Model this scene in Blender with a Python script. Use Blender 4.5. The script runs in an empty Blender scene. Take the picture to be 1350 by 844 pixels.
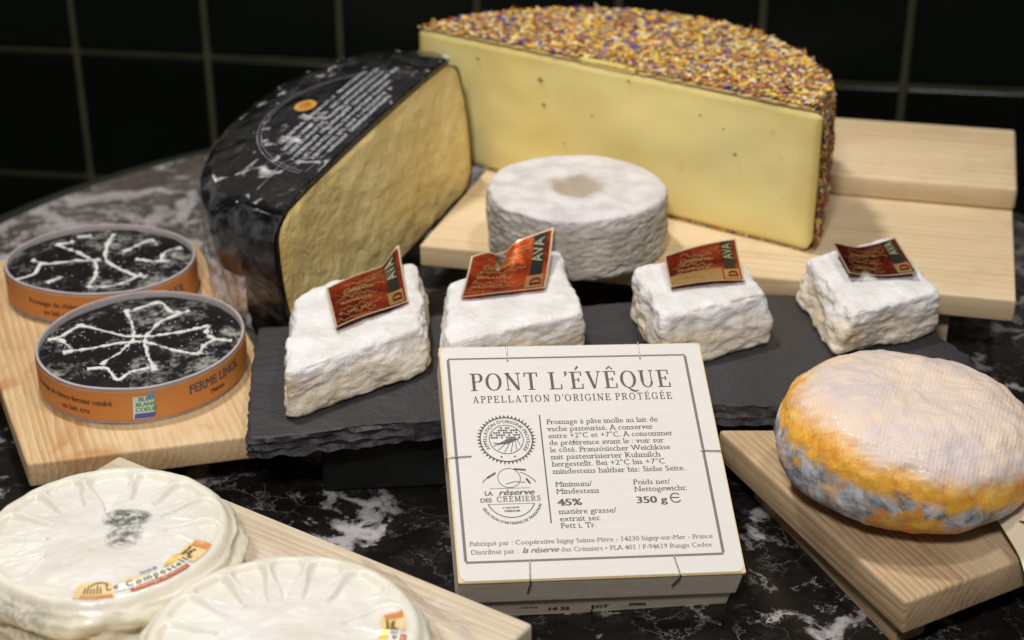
import bpy, bmesh, math, random
from mathutils import Vector, Matrix, noise
R = math.radians
random.seed(7)
sc = bpy.context.scene
C = sc.collection

# ------------------------------------------------------------------ camera, world, lamps, exposure
cd = bpy.data.cameras.new('camera'); cam = bpy.data.objects.new('camera', cd); C.objects.link(cam)
cam.location = (0, 0, .40); cam.rotation_euler = (R(90 - 26.5), 0, 0)
cd.sensor_width = 36; cd.lens = 2200 / 1350 * 36; cd.clip_start = .02; cd.clip_end = 50
cd.dof.use_dof = True; cd.dof.focus_distance = .675; cd.dof.aperture_fstop = 10.5
sc.camera = cam
w = bpy.data.worlds.new('World'); sc.world = w; w.use_nodes = True
w.node_tree.nodes['Background'].inputs[0].default_value = (1.0, .96, .92, 1)
w.node_tree.nodes['Background'].inputs[1].default_value = .035
def lamp(name, loc, target, size, power, col):
    l = bpy.data.lights.new(name, 'AREA'); l.shape = 'DISK'; l.size = size; l.energy = power; l.color = col
    o = bpy.data.objects.new(name, l); C.objects.link(o); o.location = loc
    o.rotation_euler = (Vector(target) - Vector(loc)).to_track_quat('-Z', 'Y').to_euler()
    return o
lamp('ceiling_spot_or_fill', (-.30, .98, 1.25), (.0, .68, 0), .12, 9.0, (1, .965, .92))
lamp('ceiling_spot_or_fill', (.42, .55, 1.35), (.05, .72, 0), .14, 4.2, (1, .965, .93))
lamp('ceiling_spot_or_fill', (-.16, -.30, 1.00), (0, .72, 0), .16, 9.0, (1, .975, .955))  # fill lamp added in front to brighten the vertical faces
sc.view_settings.view_transform = 'Standard'; sc.view_settings.look = 'None'
sc.view_settings.exposure = .17; sc.view_settings.gamma = 1

# ------------------------------------------------------------------ node helpers
def new_mat(name, col=(.5, .5, .5), rough=.5, spec=.5, metal=0, coat=0, sss=0, sss_r=(.01, .007, .004)):
    m = bpy.data.materials.new(name); m.use_nodes = True
    b = m.node_tree.nodes['Principled BSDF']
    b.inputs['Base Color'].default_value = (*col, 1); b.inputs['Roughness'].default_value = rough
    b.inputs['Specular IOR Level'].default_value = spec; b.inputs['Metallic'].default_value = metal
    b.inputs['Coat Weight'].default_value = coat; b.inputs['Coat Roughness'].default_value = .12
    if sss:
        b.inputs['Subsurface Weight'].default_value = sss; b.inputs['Subsurface Radius'].default_value = sss_r
        b.inputs['Subsurface Scale'].default_value = 1.0
    return m
class NT:
    def __init__(s, m): s.m = m; s.t = m.node_tree; s.b = s.t.nodes['Principled BSDF']; s._c = None
    def add(s, ty, **kw):
        n = s.t.nodes.new(ty)
        for k, v in kw.items():
            if k in n.inputs.keys(): s.put(n.inputs[k], v)
            else: setattr(n, k, v)
        return n
    def put(s, inp, v):
        if isinstance(v, bpy.types.NodeSocket): s.t.links.new(v, inp)
        elif isinstance(v, tuple) and len(v) == 3 and inp.type == 'RGBA': inp.default_value = (*v, 1)
        else: inp.default_value = v
    def coord(s, scale=(1, 1, 1), rot=(0, 0, 0), loc=(0, 0, 0), kind='Object'):
        tc = s.t.nodes.new('ShaderNodeTexCoord')
        mp = s.t.nodes.new('ShaderNodeMapping'); mp.inputs['Scale'].default_value = scale
        mp.inputs['Rotation'].default_value = rot; mp.inputs['Location'].default_value = loc
        s.t.links.new(tc.outputs[kind], mp.inputs[0]); return mp.outputs[0]
    def noise(s, vec, scale, detail=4, rough=.55, dist=0):
        n = s.add('ShaderNodeTexNoise', Vector=vec, Scale=scale, Detail=detail, Roughness=rough, Distortion=dist)
        return n.outputs['Fac']
    def vor(s, vec, scale, feature='F1', rand=1.0):
        n = s.t.nodes.new('ShaderNodeTexVoronoi'); n.feature = feature
        s.put(n.inputs['Vector'], vec); n.inputs['Scale'].default_value = scale; n.inputs['Randomness'].default_value = rand
        return n.outputs['Distance']
    def ramp(s, fac, stops, interp='LINEAR'):
        n = s.t.nodes.new('ShaderNodeValToRGB'); s.put(n.inputs[0], fac); r = n.color_ramp; r.interpolation = interp
        while len(r.elements) > 1: r.elements.remove(r.elements[-1])
        for i, (p, c) in enumerate(stops):
            e = r.elements[0] if i == 0 else r.elements.new(p)
            e.position = p
            e.color = (c, c, c, 1) if isinstance(c, (int, float)) else (*c, 1)
        return n.outputs[0]
    def mix(s, f, a, b, mode='MIX'):
        n = s.t.nodes.new('ShaderNodeMix'); n.data_type = 'RGBA'; n.blend_type = mode
        s.put(n.inputs[0], f); s.put(n.inputs[6], a); s.put(n.inputs[7], b); return n.outputs[2]
    def math(s, op, a, b=0., c=None):
        n = s.t.nodes.new('ShaderNodeMath'); n.operation = op; s.put(n.inputs[0], a); s.put(n.inputs[1], b)
        if c is not None: s.put(n.inputs[2], c)
        return n.outputs[0]
    def sep(s, vec):
        n = s.t.nodes.new('ShaderNodeSeparateXYZ'); s.put(n.inputs[0], vec); return n.outputs
    def color(s, v): s.put(s.b.inputs['Base Color'], v)
    def rough(s, v): s.put(s.b.inputs['Roughness'], v)
    def bump(s, h, dist=.001, strength=1.0):
        n = s.add('ShaderNodeBump', Height=h, Distance=dist, Strength=strength)
        if s._c is not None: s.t.links.new(s._c, n.inputs['Normal'])
        s._c = n.outputs[0]; s.t.links.new(s._c, s.b.inputs['Normal'])

# ------------------------------------------------------------------ object helpers
def thing(name, label, cat, loc=(0, 0, 0), group=None, rot=None):
    o = bpy.data.objects.new(name, None); C.objects.link(o); o.empty_display_size = .02
    o.location = loc
    if rot is not None: o.rotation_euler = rot
    o['label'] = label; o['category'] = cat
    if group: o['group'] = group
    return o
def finish(name, me, mats, parent=None, smooth=False, sharp=None):
    if not isinstance(mats, (list, tuple)): mats = [mats]
    for m in mats: me.materials.append(m)
    if smooth:
        me.polygons.foreach_set('use_smooth', [True] * len(me.polygons))
        if sharp: me.set_sharp_from_angle(angle=R(sharp))
    o = bpy.data.objects.new(name, me); C.objects.link(o)
    if parent: o.parent = parent
    return o
def obj(name, verts, faces, mats, parent=None, smooth=False, sharp=None, off=None, midx=None):
    """verts in world metres; off = origin subtracted (defaults to a parented Empty's location)"""
    if off is None: off = parent.location if parent is not None and parent.parent is None and parent.type == 'EMPTY' else (0, 0, 0)
    ox, oy, oz = off
    me = bpy.data.meshes.new(name)
    me.from_pydata([(v[0] - ox, v[1] - oy, v[2] - oz) for v in verts], [], faces)
    if midx: me.polygons.foreach_set('material_index', midx)
    me.update()
    return finish(name, me, mats, parent, smooth, sharp)
def obj_bm(name, bm, mats, parent=None, smooth=False, sharp=None):
    me = bpy.data.meshes.new(name); bmesh.ops.recalc_face_normals(bm, faces=bm.faces); bm.to_mesh(me); bm.free()
    return finish(name, me, mats, parent, smooth, sharp)
def struct(o): o['kind'] = 'structure'; return o
def prism(name, poly, z0, z1, mat, parent, bevel=.0015, seg=3, off=(0, 0, 0)):
    bm = bmesh.new()
    a = [bm.verts.new((x - off[0], y - off[1], z0 - off[2])) for x, y in poly]
    b = [bm.verts.new((x - off[0], y - off[1], z1 - off[2])) for x, y in poly]
    bm.faces.new(a[::-1]); bm.faces.new(b)
    for i in range(len(poly)): j = (i + 1) % len(poly); bm.faces.new((a[i], a[j], b[j], b[i]))
    if bevel: bmesh.ops.bevel(bm, geom=bm.edges[:], offset=bevel, segments=seg, profile=.5, affect='EDGES')
    return obj_bm(name, bm, mat, parent, True, 35)
def tube(pts, r, n=8, flat=1.0):
    """verts, faces of a tube along pts (list of Vectors); r number or list"""
    V, F = [], []; pts = [Vector(p) for p in pts]; m = len(pts)
    for i, p in enumerate(pts):
        d = (pts[min(i + 1, m - 1)] - pts[max(i - 1, 0)]).normalized()
        a = d.cross(Vector((0, 0, 1)));
        if a.length < 1e-4: a = Vector((1, 0, 0))
        a.normalize(); b = a.cross(d); rr = r[i] if isinstance(r, list) else r
        for k in range(n):
            t = 2 * math.pi * k / n; V.append(p + a * math.cos(t) * rr + b * math.sin(t) * rr * flat)
    for i in range(m - 1):
        for k in range(n):
            F.append((i * n + k, i * n + (k + 1) % n, (i + 1) * n + (k + 1) % n, (i + 1) * n + k))
    F.append(tuple(range(n))[::-1]); F.append(tuple((m - 1) * n + k for k in range(n)))
    return V, F
def join(parts):
    V, F = [], []
    for v, f in parts:
        o = len(V); V += list(v); F += [tuple(i + o for i in q) for q in f]
    return V, F
def smooth_line(pts, k=6):
    P = [Vector(p) for p in pts]; out = []
    for i in range(len(P) - 1):
        p0 = P[max(i - 1, 0)]; p1 = P[i]; p2 = P[i + 1]; p3 = P[min(i + 2, len(P) - 1)]
        for j in range(k):
            t = j / k
            out.append(.5 * ((2 * p1) + (p2 - p0) * t + (2 * p0 - 5 * p1 + 4 * p2 - p3) * t * t + (3 * p1 - p0 - 3 * p2 + p3) * t ** 3))
    out.append(P[-1]); return out
def closed_smooth(pts, k=10):
    P = [Vector((*p, 0)) for p in pts]; n = len(P); out = []
    for i in range(n):
        p0, p1, p2, p3 = P[i - 1], P[i], P[(i + 1) % n], P[(i + 2) % n]
        for j in range(k):
            t = j / k
            v = .5 * ((2 * p1) + (p2 - p0) * t + (2 * p0 - 5 * p1 + 4 * p2 - p3) * t * t + (3 * p1 - p0 - 3 * p2 + p3) * t ** 3)
            out.append((v.x, v.y))
    return out
def nz(x, y, z, s=1., o=0.): return noise.noise(Vector((x * s + o, y * s - o * .7, z * s + o * 1.3)))
def fbm(x, y, z, s, o=0., oct=4):
    a, t = 1., 0.
    for i in range(oct): t += a * nz(x, y, z, s, o + 7.1 * i); a *= .5; s *= 2.03
    return t
def ss(a, b, x):
    t = max(0., min(1., (x - a) / (b - a))); return t * t * (3 - 2 * t)

# ------------------------------------------------------------------ lettering (built-in font, slab serifs added at stroke ends)
_gc = {}
def glyph_mesh(ch, serif, offset):
    key = (ch, serif, offset)
    if key in _gc: return _gc[key]
    cu = bpy.data.curves.new('t', 'FONT'); cu.body = ch; cu.size = 1; cu.resolution_u = 3; cu.offset = offset; cu.fill_mode = 'FRONT'
    ob = bpy.data.objects.new('t', cu)
    me = bpy.data.meshes.new_from_object(ob)
    bm = bmesh.new(); bm.from_mesh(me); bmesh.ops.remove_doubles(bm, verts=bm.verts, dist=1e-5); bmesh.ops.triangulate(bm, faces=bm.faces[:])
    V = [(v.co.x, v.co.y) for v in bm.verts]; F = [tuple(v.index for v in f.verts) for f in bm.faces]
    bm.verts.index_update()
    if serif and V:
        ys = [v[1] for v in V]; y0, y1 = min(ys), max(ys); xs = [v[0] for v in V]; x0, x1 = min(xs), max(xs)
        T = .055; ext = serif
        for e in [e for e in bm.edges if len(e.link_faces) == 1]:
            a, b = e.verts; d = b.co - a.co; L = d.length
            if not (.03 < L < .2): continue
            ok = True; perp = 0
            for v in (a, b):
                o = [q for q in v.link_edges if len(q.link_faces) == 1 and q is not e]
                if len(o) != 1: ok = False; break
                dd = (o[0].other_vert(v).co - v.co); 
                if abs(dd.normalized().dot(d.normalized())) > .6 or dd.length < .05: ok = False; break
                perp += dd.y if abs(d.y) < 1e-3 else dd.x
            if not ok: continue
            def rect(xa, ya, xb, yb):
                i = len(V); V.extend([(xa, ya), (xb, ya), (xb, yb), (xa, yb)]); F.append((i, i + 1, i + 2, i + 3))
            if abs(d.y) < 1e-3:
                y = a.co.y; inw = 1 if perp > 0 else -1
                xa, xb = sorted((a.co.x, b.co.x)); low = ch in 'bdhklmnruijpqf'
                eL = eR = ext
                if inw < 0 and ch in 'bdhkliprmnuj' : eR = 0 if ch not in 'j' else 0
                if ch in 'du' and inw > 0: eL = 0
                if ch in 'aeocsgt+/:.,-°•%': continue
                rect(xa - eL, y, xb + eR, y + inw * T)
            elif abs(d.x) < 1e-3 and ch in 'TELFZÉÊtz' and a.co.y > -.2:
                x = a.co.x; inw = 1 if perp > 0 else -1; ym = (a.co.y + b.co.y) / 2; h = abs(a.co.y - b.co.y) / 2
                if ch in 'tz': continue
                up = ext * 1.3 if ym < y0 + .3 * (y1 - y0) else 0; dn = ext * 1.3 if ym > y0 + .55 * (y1 - y0) and ym < .75 else 0
                if ch in 'EFÉÊ' and .25 < ym < .5: up = dn = ext * .6
                rect(x, ym - h - dn, x + inw * T, ym + h + up)
    adv = None
    bm.free(); bpy.data.objects.remove(ob); bpy.data.curves.remove(cu)
    _gc[key] = (V, F); return _gc[key]
_ac = {}
def advance(ch):
    if ch in _ac: return _ac[ch]
    def wd(s):
        V, F = glyph_mesh('|', 0, 0), None
        cu = bpy.data.curves.new('t', 'FONT'); cu.body = s; cu.size = 1
        ob = bpy.data.objects.new('t', cu); me = bpy.data.meshes.new_from_object(ob)
        x = max(v.co.x for v in me.vertices); bpy.data.objects.remove(ob); bpy.data.curves.remove(cu); return x
    _ac[ch] = wd('|' + ch + '|') - wd('||'); return _ac[ch]
def text2d(s, height, width=None, serif=.05, bold=0., track=0., shear=0., offset=0., xs=1.):
    """flat lettering: list of (verts2d, faces, layer). height = cap height in metres"""
    k = height / .70; x = 0; items = []
    for ch in s:
        if ch != ' ':
            V, F = glyph_mesh(ch, serif, offset)
            items.append((x, V, F))
        x += advance(ch) * xs + track
    sx = k * xs if width is None else width / (x - track)
    out = []
    for x, V, F in items:
        for li in range(3 if bold else 1):
            dx = (li - 1) * bold if bold else 0
            xx = x if width is None else x
            out.append(([((xx + (vx * xs) + dx) * (sx if width is not None else k) + shear * vy * k, vy * k) for vx, vy in V], F, li))
    return out, (x - track) * (sx if width is not None else k)
def text_geo(s, height, fn, origin=(0, 0), align='L', **kw):
    """fn(x, y, layer)->Vector"""
    items, wdt = text2d(s, height, **kw)
    dx = 0 if align == 'L' else (-wdt / 2 if align == 'C' else -wdt)
    return join([([fn(origin[0] + dx + x, origin[1] + y, 1 + li) for x, y in V], F) for V, F, li in items])
def ribbon2d(pts, wd, fn, layer=1, closed=False):
    P = [Vector((p[0], p[1])) for p in pts]; m = len(P); V, F = [], []
    for i in range(m):
        if closed: d = P[(i + 1) % m] - P[i - 1]
        else: d = P[min(i + 1, m - 1)] - P[max(i - 1, 0)]
        if d.length < 1e-9: d = Vector((1, 0))
        d.normalize(); nrm = Vector((-d.y, d.x)); h = (wd[i] if isinstance(wd, list) else wd) / 2
        for s in (1, -1): q = P[i] + nrm * h * s; V.append(fn(q.x, q.y, layer))
    for i in range(m if closed else m - 1):
        j = (i + 1) % m; F.append((2 * i, 2 * i + 1, 2 * j + 1, 2 * j))
    return V, F
def arc(cx, cy, r, a0, a1, n=24, ry=None):
    ry = r if ry is None else ry
    return [(cx + r * math.cos(R(a0 + (a1 - a0) * i / n)), cy + ry * math.sin(R(a0 + (a1 - a0) * i / n))) for i in range(n + 1)]

# ------------------------------------------------------------------ materials
def wood(name, light, dark, ang, ring=110, fine=1.0, contrast=.5, loc=(0, 0, 0), center=(.02, -.05)):
    m = new_mat(name, light, .55, .35); n = NT(m)
    c = n.coord(rot=(0, 0, -ang), loc=loc)
    c2 = n.add('ShaderNodeMapping', Vector=c, Scale=(.07, 1, 1)).outputs[0]
    c3 = n.add('ShaderNodeMapping', Vector=c2, Location=(0, center[0], center[1])).outputs[0]
    nd = n.add('ShaderNodeTexNoise', Vector=c2, Scale=26., Detail=3)
    dv = n.add('ShaderNodeVectorMath', operation='MULTIPLY_ADD'); n.t.links.new(nd.outputs['Color'], dv.inputs[0])
    dv.inputs[1].default_value = (.016, .016, .016); n.t.links.new(c3, dv.inputs[2])
    nd2 = n.add('ShaderNodeTexNoise', Vector=c2, Scale=170., Detail=2)
    dv0 = dv; dv = n.add('ShaderNodeVectorMath', operation='MULTIPLY_ADD'); n.t.links.new(nd2.outputs['Color'], dv.inputs[0]); dv.inputs[1].default_value = (.0035, .0035, .0035); n.t.links.new(dv0.outputs[0], dv.inputs[2])
    wv = n.t.nodes.new('ShaderNodeTexWave'); wv.wave_type = 'RINGS'; wv.rings_direction = 'X'; wv.wave_profile = 'SAW'
    n.t.links.new(dv.outputs[0], wv.inputs['Vector']); wv.inputs['Scale'].default_value = ring; wv.inputs['Distortion'].default_value = .7
    wv.inputs['Detail'].default_value = 2; wv.inputs['Detail Scale'].default_value = 1.5
    streak = n.noise(c2, 900 * fine, 3, .6); broad = n.noise(c2, 45, 3, .5)
    t = n.math('MULTIPLY', wv.outputs[0], n.ramp(broad, [(.36, .15), (.62, 1)]))
    t = n.math('MULTIPLY', t, contrast)
    t = n.math('ADD', t, n.math('MULTIPLY', n.ramp(streak, [(.35, 0), (.75, 1)]), contrast * .45))
    t = n.math('ADD', t, n.math('MULTIPLY', n.ramp(broad, [(.3, 0), (.8, 1)]), contrast * .3))
    col = n.mix(t, light, dark)
    col = n.mix(n.ramp(n.noise(c, 24, 5, .65, .5), [(.50, 0), (.72, .32)]), col, tuple(x * .72 for x in dark))
    col = n.mix(n.ramp(n.noise(n.add('ShaderNodeMapping', Vector=c, Scale=(.05, 1, 1)).outputs[0], 420, 2, .5), [(.63, 0), (.72, .45)]), col, dark)
    n.color(col); n.rough(n.ramp(streak, [(.3, .5), (.7, .66)]))
    n.bump(t, .0003, .5)
    return m, n, col
def mold_cream(name, top, side, stain=None, zsplit=None):
    pass

m_metal = new_mat('staple_steel', (.42, .40, .38), .35, metal=1)
m_ink = new_mat('printing_ink', (.12, .105, .105), .7, .2)
m_ink_grey = new_mat('printing_ink_faded', (.20, .175, .17), .7, .2)
def film_mat(name, haze=.1, gloss=.25, scale=60, strength=.7, refl=.6, h0=.45, h1=.8):
    m = bpy.data.materials.new(name); m.use_nodes = True; t = m.node_tree; t.nodes.clear(); n = NT.__new__(NT); n.m = m; n.t = t; n.b = None; n._c = None
    out = t.nodes.new('ShaderNodeOutputMaterial'); tr = t.nodes.new('ShaderNodeBsdfTransparent'); gl = t.nodes.new('ShaderNodeBsdfGlossy'); df = t.nodes.new('ShaderNodeBsdfDiffuse')
    gl.inputs['Roughness'].default_value = .16; df.inputs[0].default_value = (.8, .8, .82, 1)
    c = n.coord(); h = n.add('ShaderNodeTexNoise', Vector=c, Scale=scale, Detail=3, Distortion=1.2); h.noise_type = 'RIDGED_MULTIFRACTAL'
    bp = n.add('ShaderNodeBump', Height=h.outputs['Fac'], Distance=.003, Strength=strength)
    t.links.new(bp.outputs[0], gl.inputs['Normal'])
    lw = t.nodes.new('ShaderNodeLayerWeight'); lw.inputs[0].default_value = gloss; t.links.new(bp.outputs[0], lw.inputs['Normal'])
    m1 = t.nodes.new('ShaderNodeMixShader'); t.links.new(n.math('MULTIPLY', lw.outputs['Fresnel'], refl), m1.inputs[0]); t.links.new(tr.outputs[0], m1.inputs[1]); t.links.new(gl.outputs[0], m1.inputs[2])
    m2 = t.nodes.new('ShaderNodeMixShader'); hz = n.ramp(n.noise(c, scale * 1.4, 4, .6, 1.5), [(h0, 0), (h1, haze)])
    t.links.new(hz, m2.inputs[0]); t.links.new(m1.outputs[0], m2.inputs[1]); t.links.new(df.outputs[0], m2.inputs[2])
    t.links.new(m2.outputs[0], out.inputs[0]); return m
m_film = film_mat('clear_plastic_film', .12, .12, 42, 1.0, .16)
m_film_top = film_mat('top_film_painted_glare', .85, .20, 38, .6, .5, .60, .74)  # white diffuse streaks here are glare painted onto the film
m_film_clear = film_mat('clear_crinkled_film', .35, .10, 40, 1.0, .5, .52, .72)
m_film_flap = film_mat('crumpled_plastic_film', .8, .25, 50, 1.0, .5, .36, .66)

# ------------------------------------------------------------------ the setting: marble slab, tiled wall, floor
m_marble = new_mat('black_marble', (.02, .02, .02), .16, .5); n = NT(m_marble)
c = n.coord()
dn = n.add('ShaderNodeTexNoise', Vector=c, Scale=15., Detail=8, Roughness=.68)
dv = n.add('ShaderNodeVectorMath', operation='MULTIPLY_ADD'); n.t.links.new(dn.outputs['Color'], dv.inputs[0]); dv.inputs[1].default_value = (.075, .075, .075); n.t.links.new(c, dv.inputs[2])
v1 = n.vor(dv.outputs[0], 17, 'DISTANCE_TO_EDGE'); v2 = n.vor(dv.outputs[0], 52, 'DISTANCE_TO_EDGE')
mask = n.noise(c, 17, 6, .66, .8); big = n.noise(c, 5.5, 2, .5)
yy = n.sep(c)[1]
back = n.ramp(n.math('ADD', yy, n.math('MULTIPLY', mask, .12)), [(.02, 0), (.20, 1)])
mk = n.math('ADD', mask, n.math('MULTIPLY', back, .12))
thick = n.ramp(mk, [(.50, 0), (.76, .16)])
vein = n.ramp(n.math('DIVIDE', v1, n.math('ADD', thick, .004)), [(0, 1), (.55, .75), (1, 0)])
vein = n.math('MULTIPLY', vein, n.ramp(mk, [(.52, 0), (.60, 1)]))
vein2 = n.math('MULTIPLY', n.ramp(v2, [(0, .5), (.025, 0)]), n.ramp(n.noise(c, 22, 4, .6), [(.47, 0), (.62, 1)]))
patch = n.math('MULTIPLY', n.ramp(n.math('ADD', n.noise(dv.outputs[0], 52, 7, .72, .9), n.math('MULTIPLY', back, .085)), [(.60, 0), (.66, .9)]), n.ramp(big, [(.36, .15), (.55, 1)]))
vv = n.math('MAXIMUM', n.math('MAXIMUM', vein, vein2), patch)
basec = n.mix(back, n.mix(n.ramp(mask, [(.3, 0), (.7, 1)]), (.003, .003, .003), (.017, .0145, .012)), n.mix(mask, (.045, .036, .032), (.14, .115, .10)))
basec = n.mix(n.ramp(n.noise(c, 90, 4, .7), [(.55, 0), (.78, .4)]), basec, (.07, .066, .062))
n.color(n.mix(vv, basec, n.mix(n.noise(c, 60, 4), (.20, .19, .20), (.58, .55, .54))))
n.rough(n.ramp(mask, [(.3, .14), (.7, .24)]))
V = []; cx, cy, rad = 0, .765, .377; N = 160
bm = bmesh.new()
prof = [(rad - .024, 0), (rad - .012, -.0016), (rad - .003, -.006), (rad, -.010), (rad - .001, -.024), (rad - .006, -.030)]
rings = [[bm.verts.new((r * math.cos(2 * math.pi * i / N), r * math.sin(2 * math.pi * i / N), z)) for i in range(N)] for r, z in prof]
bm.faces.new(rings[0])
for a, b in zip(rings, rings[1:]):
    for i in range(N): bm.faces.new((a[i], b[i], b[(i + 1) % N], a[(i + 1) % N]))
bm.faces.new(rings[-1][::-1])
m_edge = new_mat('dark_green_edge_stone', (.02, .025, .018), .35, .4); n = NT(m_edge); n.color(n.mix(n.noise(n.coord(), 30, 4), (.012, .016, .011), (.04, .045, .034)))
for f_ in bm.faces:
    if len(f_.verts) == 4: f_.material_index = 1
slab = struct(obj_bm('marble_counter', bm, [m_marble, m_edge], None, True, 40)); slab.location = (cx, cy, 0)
m_dark = new_mat('dark_cabinet', (.008, .009, .008), .6, .2)
n = NT(m_dark); n.rough(n.ramp(n.noise(n.coord(), 30), [(.3, .5), (.7, .7)]))
bm = bmesh.new(); bmesh.ops.create_cone(bm, cap_ends=True, segments=64, radius1=.30, radius2=.30, depth=.57)
ped = struct(obj_bm('counter_pedestal', bm, m_dark, None, True, 40)); ped.location = (cx, cy, -.03 - .285)
fl = struct(obj('floor', [(-2.5, -1, 0), (2.5, -1, 0), (2.5, 2.2, 0), (-2.5, 2.2, 0)], [(0, 1, 2, 3)], m_dark)); fl.location = (0, 0, -.6)

m_grout = new_mat('grout', (.10, .095, .055), .85, .2); n = NT(m_grout)
n.color(n.mix(n.noise(n.coord(), 40, 4), (.032, .032, .018), (.085, .080, .046)))
m_tile = new_mat('black_glazed_tile', (.004, .005, .004), .22, .22); n = NT(m_tile)
n.color(n.mix(n.noise(n.coord(), 9, 3), (.002, .0025, .002), (.007, .009, .006))); n.bump(n.noise(n.coord(), 25, 2), .0008, .25)
yaw = R(7.6); T = .1045; TZ = .1037
wall = bpy.data.objects.new('tiled_wall', bpy.data.meshes.new('tiled_wall')); C.objects.link(wall)
wall.location = (0, 1.2, 0); wall.rotation_euler = (0, 0, -yaw); struct(wall)
s0 = -.394 + .1587 - 5 * T; z0 = .0115 - 6 * TZ; NX, NZ = 14, 9
wv = [(s0, 0, z0), (s0 + NX * T, 0, z0), (s0 + NX * T, 0, z0 + NZ * TZ), (s0, 0, z0 + NZ * TZ)]
wv = [(x, y + .003, z) for x, y, z in wv] + [(x, .05, z) for x, y, z in wv]
wall.data.from_pydata(wv, [], [(0, 1, 2, 3), (5, 4, 7, 6), (1, 5, 6, 2), (4, 0, 3, 7), (3, 2, 6, 7), (4, 5, 1, 0)]); wall.data.materials.append(m_grout)
bm = bmesh.new(); g = .0028; bmesh.ops.create_cube(bm, size=1, matrix=Matrix.Diagonal((T - 2 * g, .006, TZ - 2 * g, 1)))
bmesh.ops.bevel(bm, geom=bm.edges[:], offset=.001, segments=1, affect='EDGES')
tile0 = None
for i in range(NX):
    for k in range(NZ):
        if tile0 is None: t = tile0 = obj_bm('tile', bm, m_tile, wall)
        else: t = tile0.copy(); C.objects.link(t)
        t.parent = wall
        t.location = (s0 + (i + .5) * T, .0015 + random.uniform(-.0004, .0004), z0 + (k + .5) * TZ)
        t.rotation_euler = (random.uniform(-.004, .004), 0, random.uniform(-.004, .004))

# ------------------------------------------------------------------ wooden boards, slate
def board(label, poly, z, t, mat, feet, bevel=.0015, name='cutting_board', cat='board'):
    ox = sum(p[0] for p in poly) / len(poly); oy = sum(p[1] for p in poly) / len(poly)
    r = thing(name, label, cat, (ox, oy, z - t if not feet else 0))
    prism('board_panel', poly, z - t, z, mat, r, bevel, 3, r.location)
    for f in feet: prism('foot', f, 0.0, z - t - .0002, mat, r, .001, 2, r.location)
    return r
def strip(a, b, inset0, wd, nrm):
    a = Vector(a); b = Vector(b); n_ = Vector(nrm).normalized(); d = (b - a).normalized()
    p = a + n_ * inset0; q = b + n_ * inset0
    return [tuple(p), tuple(q), tuple(q + n_ * wd), tuple(p + n_ * wd)]
# left board (end grain towards the viewer)
mw, n, col = wood('pine_board_honey', (.72, .54, .32), (.48, .29, .12), R(112), 95, 1, .9, center=(.25, .03))
sp = n.noise(n.coord(), 34, 3, .6, .4)
col2 = n.mix(n.ramp(sp, [(.57, 0), (.70, .7)]), col, (.42, .19, .055)); n.color(col2)
LB = [(-.2062, .607), (-.0925, .636), (-.174, .842), (-.297, .811)]
board('honey coloured wooden board with end grain front edge under the two round boxes', LB, .029, .012, mw,
      [[(-.195, .625), (-.175, .630), (-.235, .775), (-.255, .770)], [(-.135, .70), (-.124, .703), (-.163, .80), (-.177, .796)]])
# front left board
mw, n, col = wood('ash_board_pale', (.70, .61, .48), (.50, .39, .26), math.atan2(-.1145, .17), 95, 1.1, .8, center=(.20, .02))
A = Vector((-.1625, .5929)); B = Vector((.0075, .4785)); d = (B - A).normalized(); p = Vector((d.y, -d.x))
FB = [tuple(A), tuple(A + p * .165), tuple(B + p * .165), tuple(B)]
FB = FB[::-1]
board('pale ash board in front carrying two scalloped soft cheeses', FB, .042, .017, mw, [strip(A + d * .015, B - d * .015, .02, .02, p), strip(A + d * .015, B - d * .015, .12, .02, p)])
# right front board
mw, n, col = wood('oak_board', (.62, .47, .29), (.34, .215, .11), math.atan2(-.133, .0558), 105, 1, .8, center=(.16, -.13))
RB = [(.1463, .5070), (.262, .570), (.204, .706), (.0905, .6399)]
RB = [(.1463, .5070), (.262, .567), (.2035, .6395 + .055), (.0905, .6399)]
RB = [(.1463, .5070), (.250, .5655), (.207, .6345), (.0908, .6345)]
board('thick oak board with striped end grain under the orange cheese, front right', RB, .030, .0150, mw,
      [[(.1475, .520), (.161, .528), (.121, .626), (.1065, .626)], [(.225, .562), (.240, .570), (.203, .628), (.188, .628)]])
# rear boards
mw, n, col = wood('beech_board', (.71, .57, .37), (.54, .38, .20), R(-12.6), 50, .8, .68, center=(.15, -.09))
BB = [(-.0485, .8002), (.2463, .7336), (.2990, .9420), (.2985, .9440), (.006, 1.003)]
BB = [(-.0485, .8002), (.2463, .7336), (.2960, .9300), (.010, .990)]
board('wide beech board behind, carrying the half wheel and the grey cheese', BB, .045, .012, mw,
      [[(.200, .760), (.221, .755), (.255, .92), (.234, .925)], [(-.02, .806), (.003, .801), (.035, .965), (.015, .97)]], .0012)
r = board('small beech board lying on the wide rear board, right of the half wheel', [(.1772, .8697), (.2755, .8455), (.3000, .9400), (.1650, .9690)], .0582, .0130, mw, [], .0022)

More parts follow.
